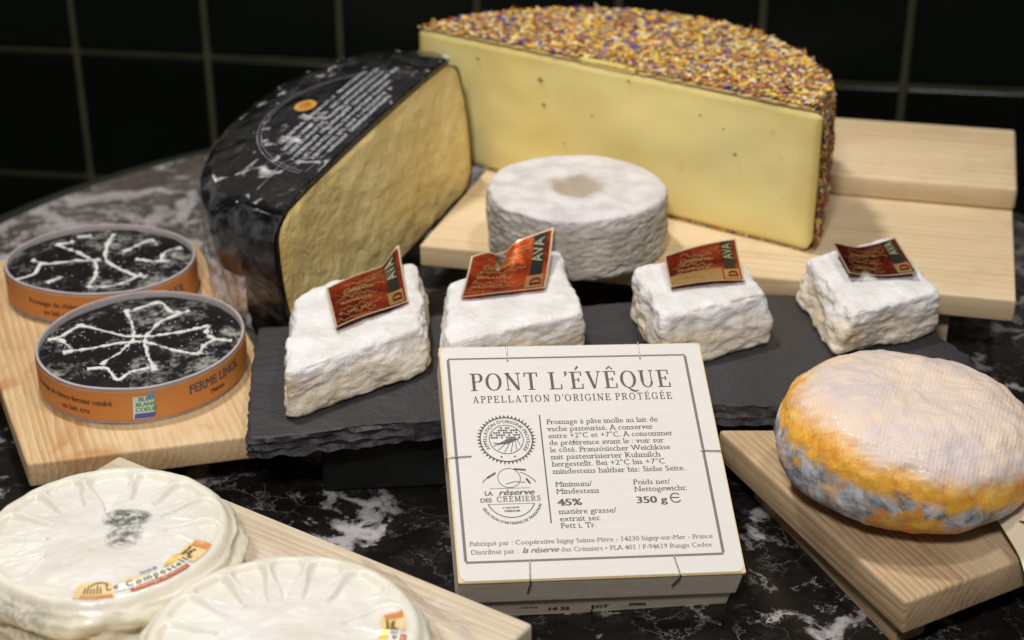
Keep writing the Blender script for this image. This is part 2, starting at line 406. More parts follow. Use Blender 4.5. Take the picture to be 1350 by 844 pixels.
# slate
m_slate = new_mat('slate', (.05, .048, .052), .5, .4); n = NT(m_slate)
c = n.coord(); a = n.noise(c, 30, 5, .6, .5); b = n.noise(c, 260, 4, .7)
n.color(n.mix(a, (.014, .0135, .015), (.052, .048, .052))); n.rough(n.ramp(a, [(.3, .42), (.7, .6)]))
c2 = n.coord(scale=(1, 1, 7)); n.bump(n.math('ADD', n.math('MULTIPLY', a, .9), n.math('MULTIPLY', b, .4)), .0022, .8)
n.bump(n.noise(c2, 120, 4, .7, 1), .001, .35)
SP = [(-.1122, .6085), (-.075, .6165), (-.0327, .6252), (.03, .632), (.0891, .6378), (.1158, .6368), (.16, .638), (.205, .643), (.2135, .664), (.2126, .6858),
      (.2017, .7091), (.188, .729), (.165, .748), (.1288, .7518), (.08, .7455), (.0374, .7388), (-.04, .7265), (-.1217, .7139), (-.118, .66)]
pts = []
for i in range(len(SP)):
    a = Vector(SP[i]); b = Vector(SP[(i + 1) % len(SP)]); k = max(2, int((b - a).length / .0016))
    for j in range(k): pts.append(a.lerp(b, j / k))
sr = thing('slate_tray', 'long dark slate tray with chipped edges under the four small cheeses', 'tray', (.045, .69, .030))
ctr = Vector((.045, .69)); NP = len(pts); V, F = [], []
levels = [(.040, -.0012), (.0397, .0), (.0378, .0006), (.0362, -.0004), (.0345, .0012), (.0325, .0002), (.0308, .0010), (.0300, -.001)]
for li, (z, outw) in enumerate(levels):
    for i, q in enumerate(pts):
        t = pts[(i + 1) % NP] - pts[i - 1]; nn = Vector((t.y, -t.x)).normalized()
        j = fbm(q.x, q.y, li * .0, 170, 3 + li * .6, 4) * .0011 - max(0, nz(q.x, q.y, 0, 60, 9 + li * .5)) * .0042 * (li > 0) - max(0, nz(q.x, q.y, 0, 35, 2)) * .0015
        v = q + nn * (outw + j)
        V.append((v.x, v.y, z + (nz(q.x, q.y, z, 160, 2 + li) * .0020 if 1 < li < 7 else 0)))
for li in range(len(levels) - 1):
    for i in range(NP): j = (i + 1) % NP; F.append((li * NP + i, (li + 1) * NP + i, (li + 1) * NP + j, li * NP + j))
F.append(tuple(range(NP))); F.append(tuple((len(levels) - 1) * NP + i for i in range(NP))[::-1])
obj('slate_slab', V, F, m_slate, sr, False)
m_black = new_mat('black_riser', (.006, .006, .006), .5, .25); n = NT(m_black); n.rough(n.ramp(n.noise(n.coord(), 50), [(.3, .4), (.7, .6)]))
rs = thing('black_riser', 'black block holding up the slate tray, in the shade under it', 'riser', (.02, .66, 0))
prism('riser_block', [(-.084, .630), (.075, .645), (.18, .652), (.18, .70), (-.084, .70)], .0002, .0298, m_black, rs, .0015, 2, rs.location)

# ------------------------------------------------------------------ big half wheel with petals
m_paste = new_mat('pressed_cheese_paste', (.84, .70, .29), .42, .4, sss=.35, sss_r=(.012, .008, .003)); n = NT(m_paste)
c = n.coord(); a = n.noise(c, 14, 4, .55); b = n.noise(c, 200, 3, .6)
col = n.mix(n.ramp(a, [(.3, 0), (.7, 1)]), (.94, .77, .29), (.96, .84, .40))
dedge = n.t.nodes.new('ShaderNodeAttribute'); dedge.attribute_name = 'rim'
col = n.mix(n.ramp(dedge.outputs['Fac'], [(.0, .95), (.25, .35), (1, 0)]), col, (.60, .44, .10))
col = n.mix(n.ramp(n.noise(c, 90, 4, .7), [(.66, 0), (.75, .5)]), col, (.66, .50, .16))
n.color(col); n.bump(b, .0004, .3); n.bump(a, .002, .4)
m_crust = new_mat('crust', (.30, .19, .08), .7, .3); n = NT(m_crust)
n.color(n.mix(n.noise(n.coord(), 300, 3), (.16, .09, .04), (.42, .28, .12)))
fl_cols = [(.90, .55, .07), (.72, .30, .04), (.92, .70, .28), (.10, .07, .42), (.42, .06, .05), (.74, .62, .42), (.26, .13, .05), (.50, .19, .05), (.05, .04, .24)]
m_fl = []
for i, cc in enumerate(fl_cols):
    m = new_mat('dried_petal', cc, .65, .3); nn_ = NT(m)
    nn_.color(nn_.mix(nn_.noise(nn_.coord(), 700, 2), tuple(x * .6 for x in cc), tuple(min(1, x * 1.25) for x in cc))); m_fl.append(m)
CA = Vector((-.052, .936)); CB = Vector((.1545, .7905)); cdv = (CB - CA).normalized(); cn = Vector((-cdv.y, cdv.x)); cn = cn if cn.y > 0 else -cn
hc = (CB - CA).length / 2; mid = (CA + CB) / 2; sag = .105; RW = (hc * hc + sag * sag) / (2 * sag); cen = mid - cn * (RW - sag)
WZ0, WZ1 = .0452, .1225
wh = thing('cheese_half_wheel', 'big yellow half wheel of cheese with a crust of dried petals on top', 'cheese', (mid.x, mid.y, WZ0))
th0 = math.asin(hc / RW) ; NA = 90
def wheel_pt(t, rr): # t in -1..1 along the arc
    a = t * th0; return cen + (cdv * math.sin(a) + cn * math.cos(a)) * rr
V, F = [], []
pf = [(.0, WZ0 + .004), (-.004, WZ0), None]
prof = [(-.006, WZ0), (-.002, WZ0 + .0015), (0, WZ0 + .006), (.002, (WZ0 + WZ1) / 2), (0, WZ1 - .006), (-.002, WZ1 - .0015), (-.006, WZ1)]
for i in range(NA + 1):
    for dr, z in prof:
        q = wheel_pt(-1 + 2 * i / NA, RW + dr); V.append((q.x, q.y, z))
K = len(prof)
for i in range(NA):
    for k in range(K - 1): F.append((i * K + k, (i + 1) * K + k, (i + 1) * K + k + 1, i * K + k + 1))
F.append(tuple(i * K + K - 1 for i in range(NA + 1))[::-1]); F.append(tuple(i * K for i in range(NA + 1)))
F.append(tuple(k for k in range(K))[::-1] + tuple(NA * K + k for k in range(K)))
obj('crust', V, F, m_crust, wh, True, 35)
# paste: gently uneven cut face, proud of the crust section
U, W_ = 110, 40; V, F, at = [], [], []
for j in range(W_ + 1):
    for i in range(U + 1):
        u = i / U; v = j / W_; z = WZ0 + .0012 + (WZ1 - WZ0 - .0030) * v
        s = (u * 2 - 1) * (hc + .0012)
        # rounded bottom corners
        ed = min(u, 1 - u) * 2 * hc; cr = .006
        if ed < cr:
            zz = cr - math.sqrt(max(0, cr * cr - (cr - ed) ** 2)); z = max(z, WZ0 + .0012 + zz); z = min(z, WZ1 - .0018 - zz * .3)
        q = mid + cdv * s
        edge = min(u, 1 - u) < .004 or j in (0, W_)
        o = -.0008 + (0 if edge else (-.0014 - .0018 * fbm(q.x, q.y, z, 14, 2, 3)))
        # chipped top edge
        o2 = 0
        q = q + cn * (o)
        V.append((q.x, q.y, z)); at.append(min(1, min(min(u, 1 - u) * 2 * hc, (z - WZ0), (WZ1 - z) * 1.6) / .016))
for j in range(W_):
    for i in range(U): a = j * (U + 1) + i; F.append((a, a + 1, a + U + 2, a + U + 1))
po = obj('cut_face', V, F, m_paste, wh, True)
la = po.data.attributes.new('rim', 'FLOAT', 'POINT'); la.data.foreach_set('value', at)
# eyes and brown specks on the cut face
m_speck = new_mat('brown_speck', (.34, .23, .08), .6)
for (u, v, r_) in [(.165, .86, .0016), (.335, .80, .0024), (.345, .62, .0018), (.56, .93, .0013), (.60, .16, .0022), (.82, .58, .0015), (.735, .80, .0011), (.79, .74, .0010), (.40, .36, .0009), (.47, .62, .0010)]:
    q = mid + cdv * ((u * 2 - 1) * hc) - cn * .0026; z = WZ0 + v * (WZ1 - WZ0)
    bm = bmesh.new(); bmesh.ops.create_icosphere(bm, subdivisions=2, radius=1)
    for vv_ in bm.verts:
        k = 1 + .35 * nz(*vv_.co, 1.5, u * 9)
        r_k = r_ * .72; p_ = cdv * vv_.co.x * r_k * k - cn * vv_.co.y * .0005; vv_.co = Vector((q.x + p_.x - wh.location.x, q.y + p_.y - wh.location.y, z + vv_.co.z * r_k * .8 * k - wh.location.z))
    obj_bm('speck', bm, m_speck, wh, True)
V, F, mi = [], [], []
def flake(pos, nrm, s):
    nrm = (Vector(nrm) + Vector((random.gauss(0, .2), random.gauss(0, .2), random.gauss(0, .2)))).normalized()
    a = nrm.orthogonal().normalized(); a.rotate(Matrix.Rotation(random.uniform(0, 6.3), 3, nrm)); b = nrm.cross(a)
    s *= random.choice([.7, .9, 1, 1.25, 1.6]); L = s * random.uniform(.7, 1.5); W = s * random.uniform(.35, .75); i = len(V); bend = nrm * s * random.uniform(-.1, .3)
    V.extend([pos - a * L, pos - b * W + bend * .4, pos + a * L, pos + b * W + bend * .6]); F.append((i, i + 1, i + 2, i + 3))
    cl = nz(pos.x, pos.y, pos.z, 95, 3); cl2 = nz(pos.x, pos.y, pos.z, 80, 11)
    mi.append(random.choices(range(9), weights=[22 + 20 * max(0, cl2), 15, 18, 5 + 26 * max(0, cl), 6 + 14 * max(0, -cl2), 12, 10, 13, 4 + 22 * max(0, cl)])[0])
cnt = 0
while cnt < 14500:
    s = random.uniform(-hc, hc); h = random.uniform(0, sag); q = mid + cdv * s + cn * h
    if (q - cen).length > RW - .002: continue
    if h < .0045 and abs(s - .0) < .016 + .004 * math.sin(s * 900): 
        if random.random() < .93: continue
    if h < .0012 and random.random() < .5: continue
    flake(Vector((q.x, q.y, WZ1 + random.uniform(.0001, .0016))), (0, 0, 1), .00155); cnt += 1
for i in range(8500):
    t = random.uniform(-1, 1) if i < 6500 else random.uniform(.75, 1); z = random.uniform(WZ0 + .001, WZ1); q = wheel_pt(t, RW + random.uniform(.0002, .0022) + .0015 * math.sin(math.pi * (z - WZ0) / (WZ1 - WZ0)))
    a = t * th0; nr = cdv * math.sin(a) + cn * math.cos(a); flake(Vector((q.x, q.y, z)), (nr.x, nr.y, 0), .0019)
for i in range(260):
    s = random.uniform(-hc, hc); q = mid + cdv * s - cn * .001
    flake(Vector((q.x, q.y, WZ0 + random.uniform(0, .0012))), (-cn.x, -cn.y, .2), .001)
o = obj('petal_coating', V, F, m_fl, wh, midx=mi); o['kind'] = 'stuff'
# pale smear where the crust is chipped
V, F = [], []
for i in range(21):
    s = -.018 + .036 * i / 20; w0 = .0062 * math.sin(math.pi * i / 20) ** .6 * (1 + .25 * math.sin(i * 2.1))
    for k in range(4): q = mid + cdv * s + cn * (-.0015 + (w0 + .0015) * k / 3); V.append((q.x, q.y, WZ1 + [-.0012, .0009, .0012, .0003][k]))
for i in range(20):
    for k in range(3): F.append((i * 4 + k, (i + 1) * 4 + k, (i + 1) * 4 + k + 1, i * 4 + k + 1))
obj('chipped_edge', V, F, m_paste, wh, True)
m_tanrim = new_mat('rind_line', (.62, .46, .18), .55)
parts = []
for s0_, s1_ in ((-hc + .002, -.02), (.02, hc - .004)):
    L = [Vector((*(mid + cdv * (s0_ + (s1_ - s0_) * i / 60) - cn * (.0004 + .0006 * nz(i * .31, 0, 0))), WZ1 - .0006 + .0007 * nz(0, i * .4, 0))) for i in range(61)]
    parts.append(tube(L, .0008, 6))
obj('rind_line', *join(parts), m_tanrim, wh, True)

# ------------------------------------------------------------------ black waxed half wheel, tilted
TLw = Vector((-.1137, .7305, .085)); U3 = Vector((.4675, .8618, .1968)).normalized(); N3 = Vector((.879, -.4769, 0)).normalized(); W3 = N3.cross(U3).normalized()
if W3.z < 0: W3 = -W3
HB = .083; LC = .1775
bw = thing('black_waxed_cheese', 'black waxed half cheese wheel in clear film, cut face turned right', 'cheese', tuple(TLw - W3 * HB))
O3 = TLw - W3 * HB
def B3(u, v, w_): return O3 + U3 * u - N3 * v + W3 * w_      # u along the cut, v into the wheel, w up
m_wax = new_mat('black_wax', (.007, .007, .008), .26, .5, coat=.35); n = NT(m_wax)
c = n.coord(); f = n.add('ShaderNodeTexNoise', Vector=c, Scale=48., Detail=4, Distortion=1.5, Roughness=.6)
sc_ = n.coord(scale=(1, 1, 1), rot=(0, 0, R(-60))); st = n.noise(n.add('ShaderNodeMapping', Vector=sc_, Scale=(.25, 1, 1)).outputs[0], 160, 4, .7, 1.5)
painted_glare = n.math('MULTIPLY', n.ramp(f.outputs['Fac'], [(.44, 0), (.62, 1)]), n.ramp(st, [(.42, 0), (.62, .75)]))
painted_glare = n.math('MULTIPLY', painted_glare, n.ramp(n.noise(c, 17, 2, .5), [(.42, .1), (.60, 1)]))
painted_glare = n.math('MULTIPLY', painted_glare, .22)
n.color(n.mix(painted_glare, (.003, .003, .0035), (.50, .49, .54)))  # pale streaks: glare of the wrapped top painted into the wax colour
rd = n.add('ShaderNodeTexNoise', Vector=c, Scale=38., Detail=3, Distortion=1.8); rd.noise_type = 'RIDGED_MULTIFRACTAL'
n.bump(rd.outputs['Fac'], .003, .8); n.bump(n.noise(c, 190, 3, .6, 1), .0008, .5)
m_paste2 = new_mat('crumbly_cheese_paste', (.66, .50, .20), .5, .4, sss=.25, sss_r=(.01, .007, .003)); n = NT(m_paste2)
c = n.coord(); a = n.noise(c, 22, 5, .6); b = n.noise(c, 130, 5, .65, .8)
dedge = n.t.nodes.new('ShaderNodeAttribute'); dedge.attribute_name = 'rim'
col = n.mix(n.ramp(a, [(.3, 0), (.7, 1)]), (.74, .57, .22), (.92, .76, .36))
col = n.mix(n.ramp(dedge.outputs['Fac'], [(0, .6), (.4, 0)]), col, (.60, .38, .09))
col = n.mix(n.ramp(b, [(.62, 0), (.75, .35)]), col, (.40, .27, .08)); n.color(col); n.bump(b, .0030, .8); n.bump(a, .006, .6)
def rada(a, rr):
    return rr + (.0105 * math.exp(-((a - R(148)) / R(30)) ** 2) * min(1, math.sin(a) * 3) + .002 * math.exp(-((a - R(40)) / R(25)) ** 2))
NA = 80; half = LC / 2; prof = []
for k in range(25):
    t = k / 24; w_ = HB * t; e = min(t, 1 - t) * HB
    rr = 0 if e > .010 else -(.010 - math.sqrt(max(0, .010 ** 2 - (.010 - e) ** 2)))
    prof.append((w_, rr + .0045 * math.sin(math.pi * t)))
V, F = [], []
for i in range(NA + 1):
    a = math.pi * i / NA
    for w_, dr in prof:
        rr = rada(a, half + dr); x = half - math.cos(a) * rr; y = math.sin(a) ** .92 * (rr - .004) * (1 - .26 * (1 - w_ / HB) ** 1.3)
        k_ = .0009 * fbm(x, y, w_, 40, 4, 3)
        dome = .0035 * math.sin(a) if w_ > HB * .99 else 0
        V.append(B3(x + k_ * math.cos(a), y + k_ * math.sin(a), w_))
K = len(prof)
for i in range(NA):
    for k in range(K - 1): F.append((i * K + k, (i + 1) * K + k, (i + 1) * K + k + 1, i * K + k + 1))
# top and bottom caps as fans of strips toward the chord, gently domed
for lev, sg in ((K - 1, 1), (0, -1)):
    rows = [[i * K + lev for i in range(NA + 1)]]
    for s in (.8, .6, .4, .2, 0.0):
        row = []
        for i in range(NA + 1):
            a = math.pi * i / NA; rr = rada(a, half + prof[lev][1])
            x = half - math.cos(a) * rr; y = math.sin(a) ** .92 * (rr - .004) * (1 if sg > 0 else .74)
            hh = prof[lev][0] + (sg * .0062 * (1 - s ** 2) * math.sin(a) ** .7 if sg > 0 else 0)
            row.append(len(V)); V.append(B3(x, y * s, hh + .0006 * nz(x, y * s, 0, 60)))
        rows.append(row)
    for r0, r1 in zip(rows, rows[1:]):
        for i in range(NA): F.append((r0[i], r1[i], r1[i + 1], r0[i + 1]) if sg < 0 else (r0[i], r0[i + 1], r1[i + 1], r1[i]))
obj('wax_rind', V, F, m_wax, bw, True, 50)
# backing behind the cut face (rind section)
def outline_cut(ins, n_=24):
    pts_ = []
    for w_, dr in prof:
        pts_.append((-dr + ins, w_))
    return pts_
def topw(x):
    c_ = max(-1, min(1, (x - half) / half)); return HB + .0062 * math.sin(math.acos(c_)) ** .7
cut = [( -dr, w_) for w_, dr in prof] + [(LC * k / 24, topw(LC * k / 24)) for k in range(1, 24)] + [(LC + dr, w_) for w_, dr in prof[::-1]]
V = [B3(u, -.0004, w_) for u, w_ in cut]
topz = .0
obj('rind_section', V, [tuple(range(len(V)))], m_wax, bw)
U_, Wn = 80, 44; V, F, at = [], [], []
IN = .0026
for j in range(Wn + 1):
    t = j / Wn; w_ = IN + (HB - 2 * IN) * t
    k = t * 24; k0 = min(23, int(k)); dr = prof[k0][1] * (1 - (k - k0)) + prof[k0 + 1][1] * (k - k0)
    for i in range(U_ + 1):
        u = i / U_; x = (-dr + IN) + (LC + 2 * dr - 2 * IN) * u
        edge = i in (0, U_) or j in (0, Wn)
        o_ = -.0007 if edge else -.0012 - .0022 * fbm(x, w_, 0, 30, 1, 4) - .0012 * abs(nz(x, w_, 0, 95, 5))
        tw_ = (topw(max(IN, min(LC - IN, x))) - HB); V.append(B3(x, min(o_, -.0006), w_ + tw_ * ss(0, 1, t))); at.append(min(1, min(min(u, 1 - u) * LC, w_, HB - w_) / .02))
for j in range(Wn):
    for i in range(U_): a = j * (U_ + 1) + i; F.append((a, a + 1, a + U_ + 2, a + U_ + 1))
po = obj('cut_face', V, F, m_paste2, bw, True)
po.data.attributes.new('rim', 'FLOAT', 'POINT').data.foreach_set('value', at)
# print on the top (too small and blurred to read: rows of tiny strokes)
def ticks(x0, y0, L, h, fn, seed=1, layer=1):
    rn = random.Random(seed); x = x0; out = []
    while x < x0 + L:
        if rn.random() < .14: x += h * .5; continue
        w_ = h * rn.uniform(.35, .7)
        out.append(ribbon2d([(x, y0), (x, y0 + h)], h * .26, fn, layer))
        for yy_ in rn.sample([0.06, .5, .94], rn.choice([1, 2, 2])): out.append(ribbon2d([(x, y0 + h * yy_), (x + w_, y0 + h * yy_)], h * .24, fn, layer + 1))
        if rn.random() < .5: out.append(ribbon2d([(x + w_, y0), (x + w_, y0 + h)], h * .22, fn, layer + 2))
        x += w_ + h * .28
    return out
m_white = new_mat('white_print', (.72, .73, .78), .5); m_grey = new_mat('grey_print', (.20, .20, .23), .4)
m_orange = new_mat('orange_sticker', (.80, .17, .01), .4); m_yel = new_mat('yellow_print', (.95, .56, .10), .4)
def wtop(x, y, l=1):
    rr = half; s = math.sin(math.acos(max(-1, min(1, (x - half) / rr)))) if abs(x - half) < rr else 0
    ymax = max(1e-4, s * (rr - .004)); return B3(x, y, HB + .0062 * max(0, 1 - (y / ymax) ** 2) * s ** .7 + .0008 + .00008 * l)
parts = []
rows = [(.060, .1395, .0345), (.0545, .1470, .0290), (.0500, .1420, .0240), (.0480, .1500, .0190), (.0455, .1330, .0140), (.0520, .1270, .0092), (.0600, .1180, .0050)]
words = ['FROMAGE AU LAIT DE BREBIS', 'LAIT PASTEURISE SEL PRESURE', 'FERMENTS LACTIQUES CONSERVATION', 'A CONSERVER ENTRE 4 ET 8 C', 'CROUTE NON COMESTIBLE', 'POIDS NET A LA COUPE', 'PRODUIT D ESPAGNE']
for (a_, b_, y_), s_ in zip(rows, words):
    parts += ticks(a_, y_, b_ - a_, .0023, wtop, len(s_))
obj('printed_lettering', *join(parts), m_white, bw)
parts = []
for r_ in (.053, .055): parts.append(ribbon2d([(half + .004 + r_ * math.cos(R(a_)), .004 + r_ * math.sin(R(a_)) * 1.05) for a_ in range(4, 178, 3)], .0007, wtop))
for a_ in range(150, 178, 9): parts.append(ribbon2d([(half + .004 + k * math.cos(R(a_)), .004 + k * math.sin(R(a_))) for k in (.030, .040, .053)], .0006, wtop))
parts.append(ribbon2d([(.020, .0225), (.034, .0225), (.045, .024)], .0007, wtop))
obj('printed_rings', *join(parts), m_grey, bw)
bx, by = .0975, .0455
badge = obj('round_badge', *ribbon2d(arc(bx, by, .0031, 0, 360, 30)[:-1], .0062, wtop, 2, True), m_orange, bw)
obj('badge_ring', *join([ribbon2d(arc(bx, by, .0047, 0, 360, 30)[:-1], .0024, wtop, 4, True), ribbon2d(arc(bx, by, .0013, 0, 300, 12), .0006, wtop, 4), ribbon2d(arc(bx, by, .0024, 40, 250, 12), .0005, wtop, 4)]), m_yel, badge, off=(0, 0, 0))
bpy.data.objects['badge_ring'].location = (0, 0, 0)
for v_ in bpy.data.objects['badge_ring'].data.vertices: v_.co -= Vector(bw.location)
# wrapping film round the wax, with a loose flap hanging on the left
V, F = [], []; K2 = 20
for i in range(NA + 1):
    a = math.pi * i / NA
    for k in range(K2):
        t = k / (K2 - 1); w_ = HB * t; kk = t * 24; k0 = min(23, int(kk)); dr = prof[k0][1] * (1 - (kk - k0)) + prof[k0 + 1][1] * (kk - k0)
        rr = rada(a, half + dr) + .0012 + .0012 * abs(fbm(a * 3, t * 1.5, 0, 2.2, 6, 3)); x = half - math.cos(a) * rr; y = math.sin(a) ** .92 * (rr - .004) * (1 - .26 * (1 - t) ** 1.3)
        V.append(B3(x, y, w_ + (.0012 if t > .97 else 0)))
for i in range(NA):
    for k in range(K2 - 1): F.append((i * K2 + k, (i + 1) * K2 + k, (i + 1) * K2 + k + 1, i * K2 + k + 1))
obj('plastic_wrap', V, F, m_film, bw, True)
V, F = [], []; NB = 40
for j in range(NB + 1):
    s_ = 1 - j / NB
    for i in range(NA * 2 + 1):
        a = math.pi * i / (NA * 2); rr = rada(a, half) - .007 - .006 * ss(R(150), R(180), a); x = half - math.cos(a) * rr; y = math.sin(a) ** .92 * (rr - .004) * s_
        d_ = Vector((x * .6 + y * .8, (y * .6 - x * .8) * .35))
        rg = (1 - abs(nz(x, y, 0, 38, 5)) * 2.2) ** 2 * .0007 + .0006 * (1 - abs(nz(d_.x, d_.y, 0, 120, 8)) * 2) * max(0, nz(x, y, 0, 25, 1) + .3)
        V.append(B3(x, y, HB + .0062 * (1 - s_ ** 2) * math.sin(a) ** .7 + .0012 + max(0, rg)))
for j in range(NB):
    for i in range(NA * 2): q_ = j * (NA * 2 + 1) + i; F.append((q_, q_ + 1, q_ + NA * 2 + 2, q_ + NA * 2 + 1))
obj('top_film', V, F, m_film_top, bw, True)
V, F = [], []; NU, NV = 36, 22
for i in range(NU + 1):
    s = i / NU; a = R(13) + R(50) * s
    for k in range(NV + 1):
        t = k / NV; w_ = HB * (.60 - .60 * t)
        rr = rada(a, half) + .005 + .020 * t ** 1.5 * (1 - .5 * s) * ss(0, .25, s) + .004 * t * math.sin(s * 17 + t * 3) + .002 * fbm(s * 4, t * 3, 0, 2, 2, 3)
        x = half - math.cos(a) * rr; y = math.sin(a) ** .92 * (rr - .004) * (1 - .16 * t); q = B3(x, y, w_)
        q.z = max(q.z, .0015 + .002 * math.sin(s * 9) ** 2); V.append(q)
for i in range(NU):
    for k in range(NV): a = i * (NV + 1) + k; F.append((a, a + 1, a + NV + 2, a + NV + 1))
obj('loose_plastic_flap', V, F, m_film_flap, bw, True)

# ------------------------------------------------------------------ grey wrinkled cheese
m_greyc = new_mat('grey_mould_rind', (.6, .57, .52), .85, .15); n = NT(m_greyc)
c = n.coord(); a = n.noise(c, 60, 5, .65); b = n.noise(c, 420, 4, .7); xyz = n.sep(c)
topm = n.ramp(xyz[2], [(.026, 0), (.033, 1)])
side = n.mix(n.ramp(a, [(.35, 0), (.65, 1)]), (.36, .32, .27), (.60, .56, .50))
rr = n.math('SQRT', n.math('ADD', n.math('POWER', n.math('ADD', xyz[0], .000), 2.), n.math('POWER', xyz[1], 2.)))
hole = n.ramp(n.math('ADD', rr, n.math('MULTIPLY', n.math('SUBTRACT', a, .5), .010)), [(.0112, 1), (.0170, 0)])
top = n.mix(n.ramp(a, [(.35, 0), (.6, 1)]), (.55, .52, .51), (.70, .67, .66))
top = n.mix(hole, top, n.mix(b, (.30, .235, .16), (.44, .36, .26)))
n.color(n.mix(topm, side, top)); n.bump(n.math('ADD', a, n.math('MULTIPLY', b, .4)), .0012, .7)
gr = thing('grey_round_cheese', 'small round cheese with wrinkled grey rind and a brownish dimple on top', 'cheese', (.0330, .7990, .0453))
GR, GH = .0462, .0335; NA, NS, NT_ = 260, 46, 30; V, F = [], []
for j in range(NS + 1 + NT_):
    for i in range(NA):
        a = 2 * math.pi * i / NA; ca, sa = math.cos(a), math.sin(a)
        if j <= NS:
            t = j / NS; z = GH * t; e = min(t, 1 - t) * GH; rnd = .0022
            r_ = GR - (rnd - math.sqrt(max(0, rnd * rnd - (rnd - e) ** 2)) if e < rnd else 0) + .0012 * math.sin(math.pi * t)
            wr = noise.multi_fractal(Vector((ca * 5.2, sa * 5.2, z * 260 + .8 * nz(ca * 3, sa * 3, z * 90))), 1.0, 2.1, 4)
            r_ += (-.0019 * abs(fbm(ca * 7, sa * 7, z * 330, 1.0, 3, 4)) + .0009 * fbm(ca * 2, sa * 2, z * 60, 1.2, 8, 2)) * min(1, (1 - t) * 9 + .15)
            r_ += .0016 * nz(ca, sa, 0, 1.3, 4)
            V.append((ca * r_, sa * r_, z + .0008 * nz(ca * 2, sa * 2, 3, 1)))
        else:
            t = (j - NS) / NT_; r_ = (GR - .0022) * (1 - t) + .0016 * nz(ca, sa, 0, 1.3, 4) * (1 - t)
            x, y = ca * r_, sa * r_
            d = math.hypot(x, y); z = GH + .0008 * nz(ca * 2, sa * 2, 3, 1) * (1 - t) + .0010 * fbm(x, y, 0, 70, 5, 4) * min(1, t * 8) - .0022 * (1 - ss(.008, .015, d + .003 * nz(x, y, 0, 120)))
            V.append((x, y, z))
rows = NS + 1 + NT_
for j in range(rows - 1):
    for i in range(NA): k = (i + 1) % NA; F.append((j * NA + i, j * NA + k, (j + 1) * NA + k, (j + 1) * NA + i))
F.append(tuple(range(NA))[::-1])
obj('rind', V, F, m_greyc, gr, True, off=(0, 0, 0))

# ------------------------------------------------------------------ two round boxes of ash cheese
m_opaper = new_mat('orange_paper_band', (.62, .235, .055), .55, .3); n = NT(m_opaper)
n.color(n.mix(n.noise(n.coord(), 60, 4), (.56, .20, .045), (.68, .27, .075)))
m_wbox = new_mat('box_wood_strip', (.50, .45, .43), .7); n = NT(m_wbox)
n.color(n.mix(n.noise(n.coord(scale=(1, 1, 6)), 120, 4), (.26, .22, .22), (.52, .47, .45)))
m_ash = new_mat('ash_coated_cheese', (.02, .02, .02), .6, .15); n = NT(m_ash)
c = n.coord(); a = n.noise(c, 45, 5, .65, .4); b = n.noise(c, 600, 3, .8); st = n.noise(c, 220, 5, .7)
pw = n.math('MULTIPLY', n.ramp(a, [(.50, 0), (.64, 1)]), n.ramp(st, [(.44, 0), (.60, .9)]))
pw = n.math('MAXIMUM', pw, n.math('MULTIPLY', n.ramp(b, [(.66, 0), (.72, .9)]), n.ramp(a, [(.40, 0), (.55, 1)])))
n.color(n.mix(pw, (.006, .006, .006), (.36, .35, .33))); n.bump(st, .0008, .6); n.rough(n.ramp(a, [(.3, .45), (.7, .75)]))
m_mould = new_mat('white_mould_line', (.72, .70, .66), .85); n = NT(m_mould)
n.color(n.mix(n.noise(n.coord(), 500, 3), (.52, .50, .47), (.82, .80, .77))); n.bump(n.noise(n.coord(), 700, 3), .0006, .6)
m_brown_ink = new_mat('brown_ink', (.10, .035, .012), .6)
RIMF = [(-.2192, .6792), (-.2156, .6665), (-.2052, .6521), (-.1798, .6396), (-.1586, .6430), (-.1340, .6622), (-.1252, .6792), (-.1232, .6945), (-.1333, .7186), (-.1519, .7350), (-.1778, .7423), (-.2002, .7320), (-.2141, .7129)]
RIMR = [(-.2576, .7646), (-.2528, .7538), (-.2410, .7467), (-.2204, .7393), (-.1974, .7363), (-.1731, .7511), (-.1613, .7692), (-.1623, .7832), (-.1725, .8036), (-.1930, .8207), (-.2207, .8248), (-.2449, .8126), (-.2571, .7889)]
def four(pts, H=2):   # smooth the outline: low-order Fourier series of radius
    cx = sum(p[0] for p in pts) / len(pts); cy = sum(p[1] for p in pts) / len(pts)
    P = closed_smooth(pts, 14); cx = sum(p[0] for p in P) / len(P); cy = sum(p[1] for p in P) / len(P)
    N_ = 144; rad_ = []
    ang = sorted((math.atan2(y - cy, x - cx) % (2 * math.pi), math.hypot(x - cx, y - cy)) for x, y in P)
    for i in range(N_):
        a = 2 * math.pi * i / N_; best = min(ang, key=lambda q: abs((q[0] - a + math.pi) % (2 * math.pi) - math.pi)); rad_.append(best[1])
    co = [(sum(r_ * math.cos(h * 2 * math.pi * i / N_) for i, r_ in enumerate(rad_)) / N_, sum(r_ * math.sin(h * 2 * math.pi * i / N_) for i, r_ in enumerate(rad_)) / N_) for h in range(H + 1)]
    def rf(a): return co[0][0] + sum(2 * (co[h][0] * math.cos(h * a) + co[h][1] * math.sin(h * a)) for h in range(1, H + 1))
    return cx, cy, rf
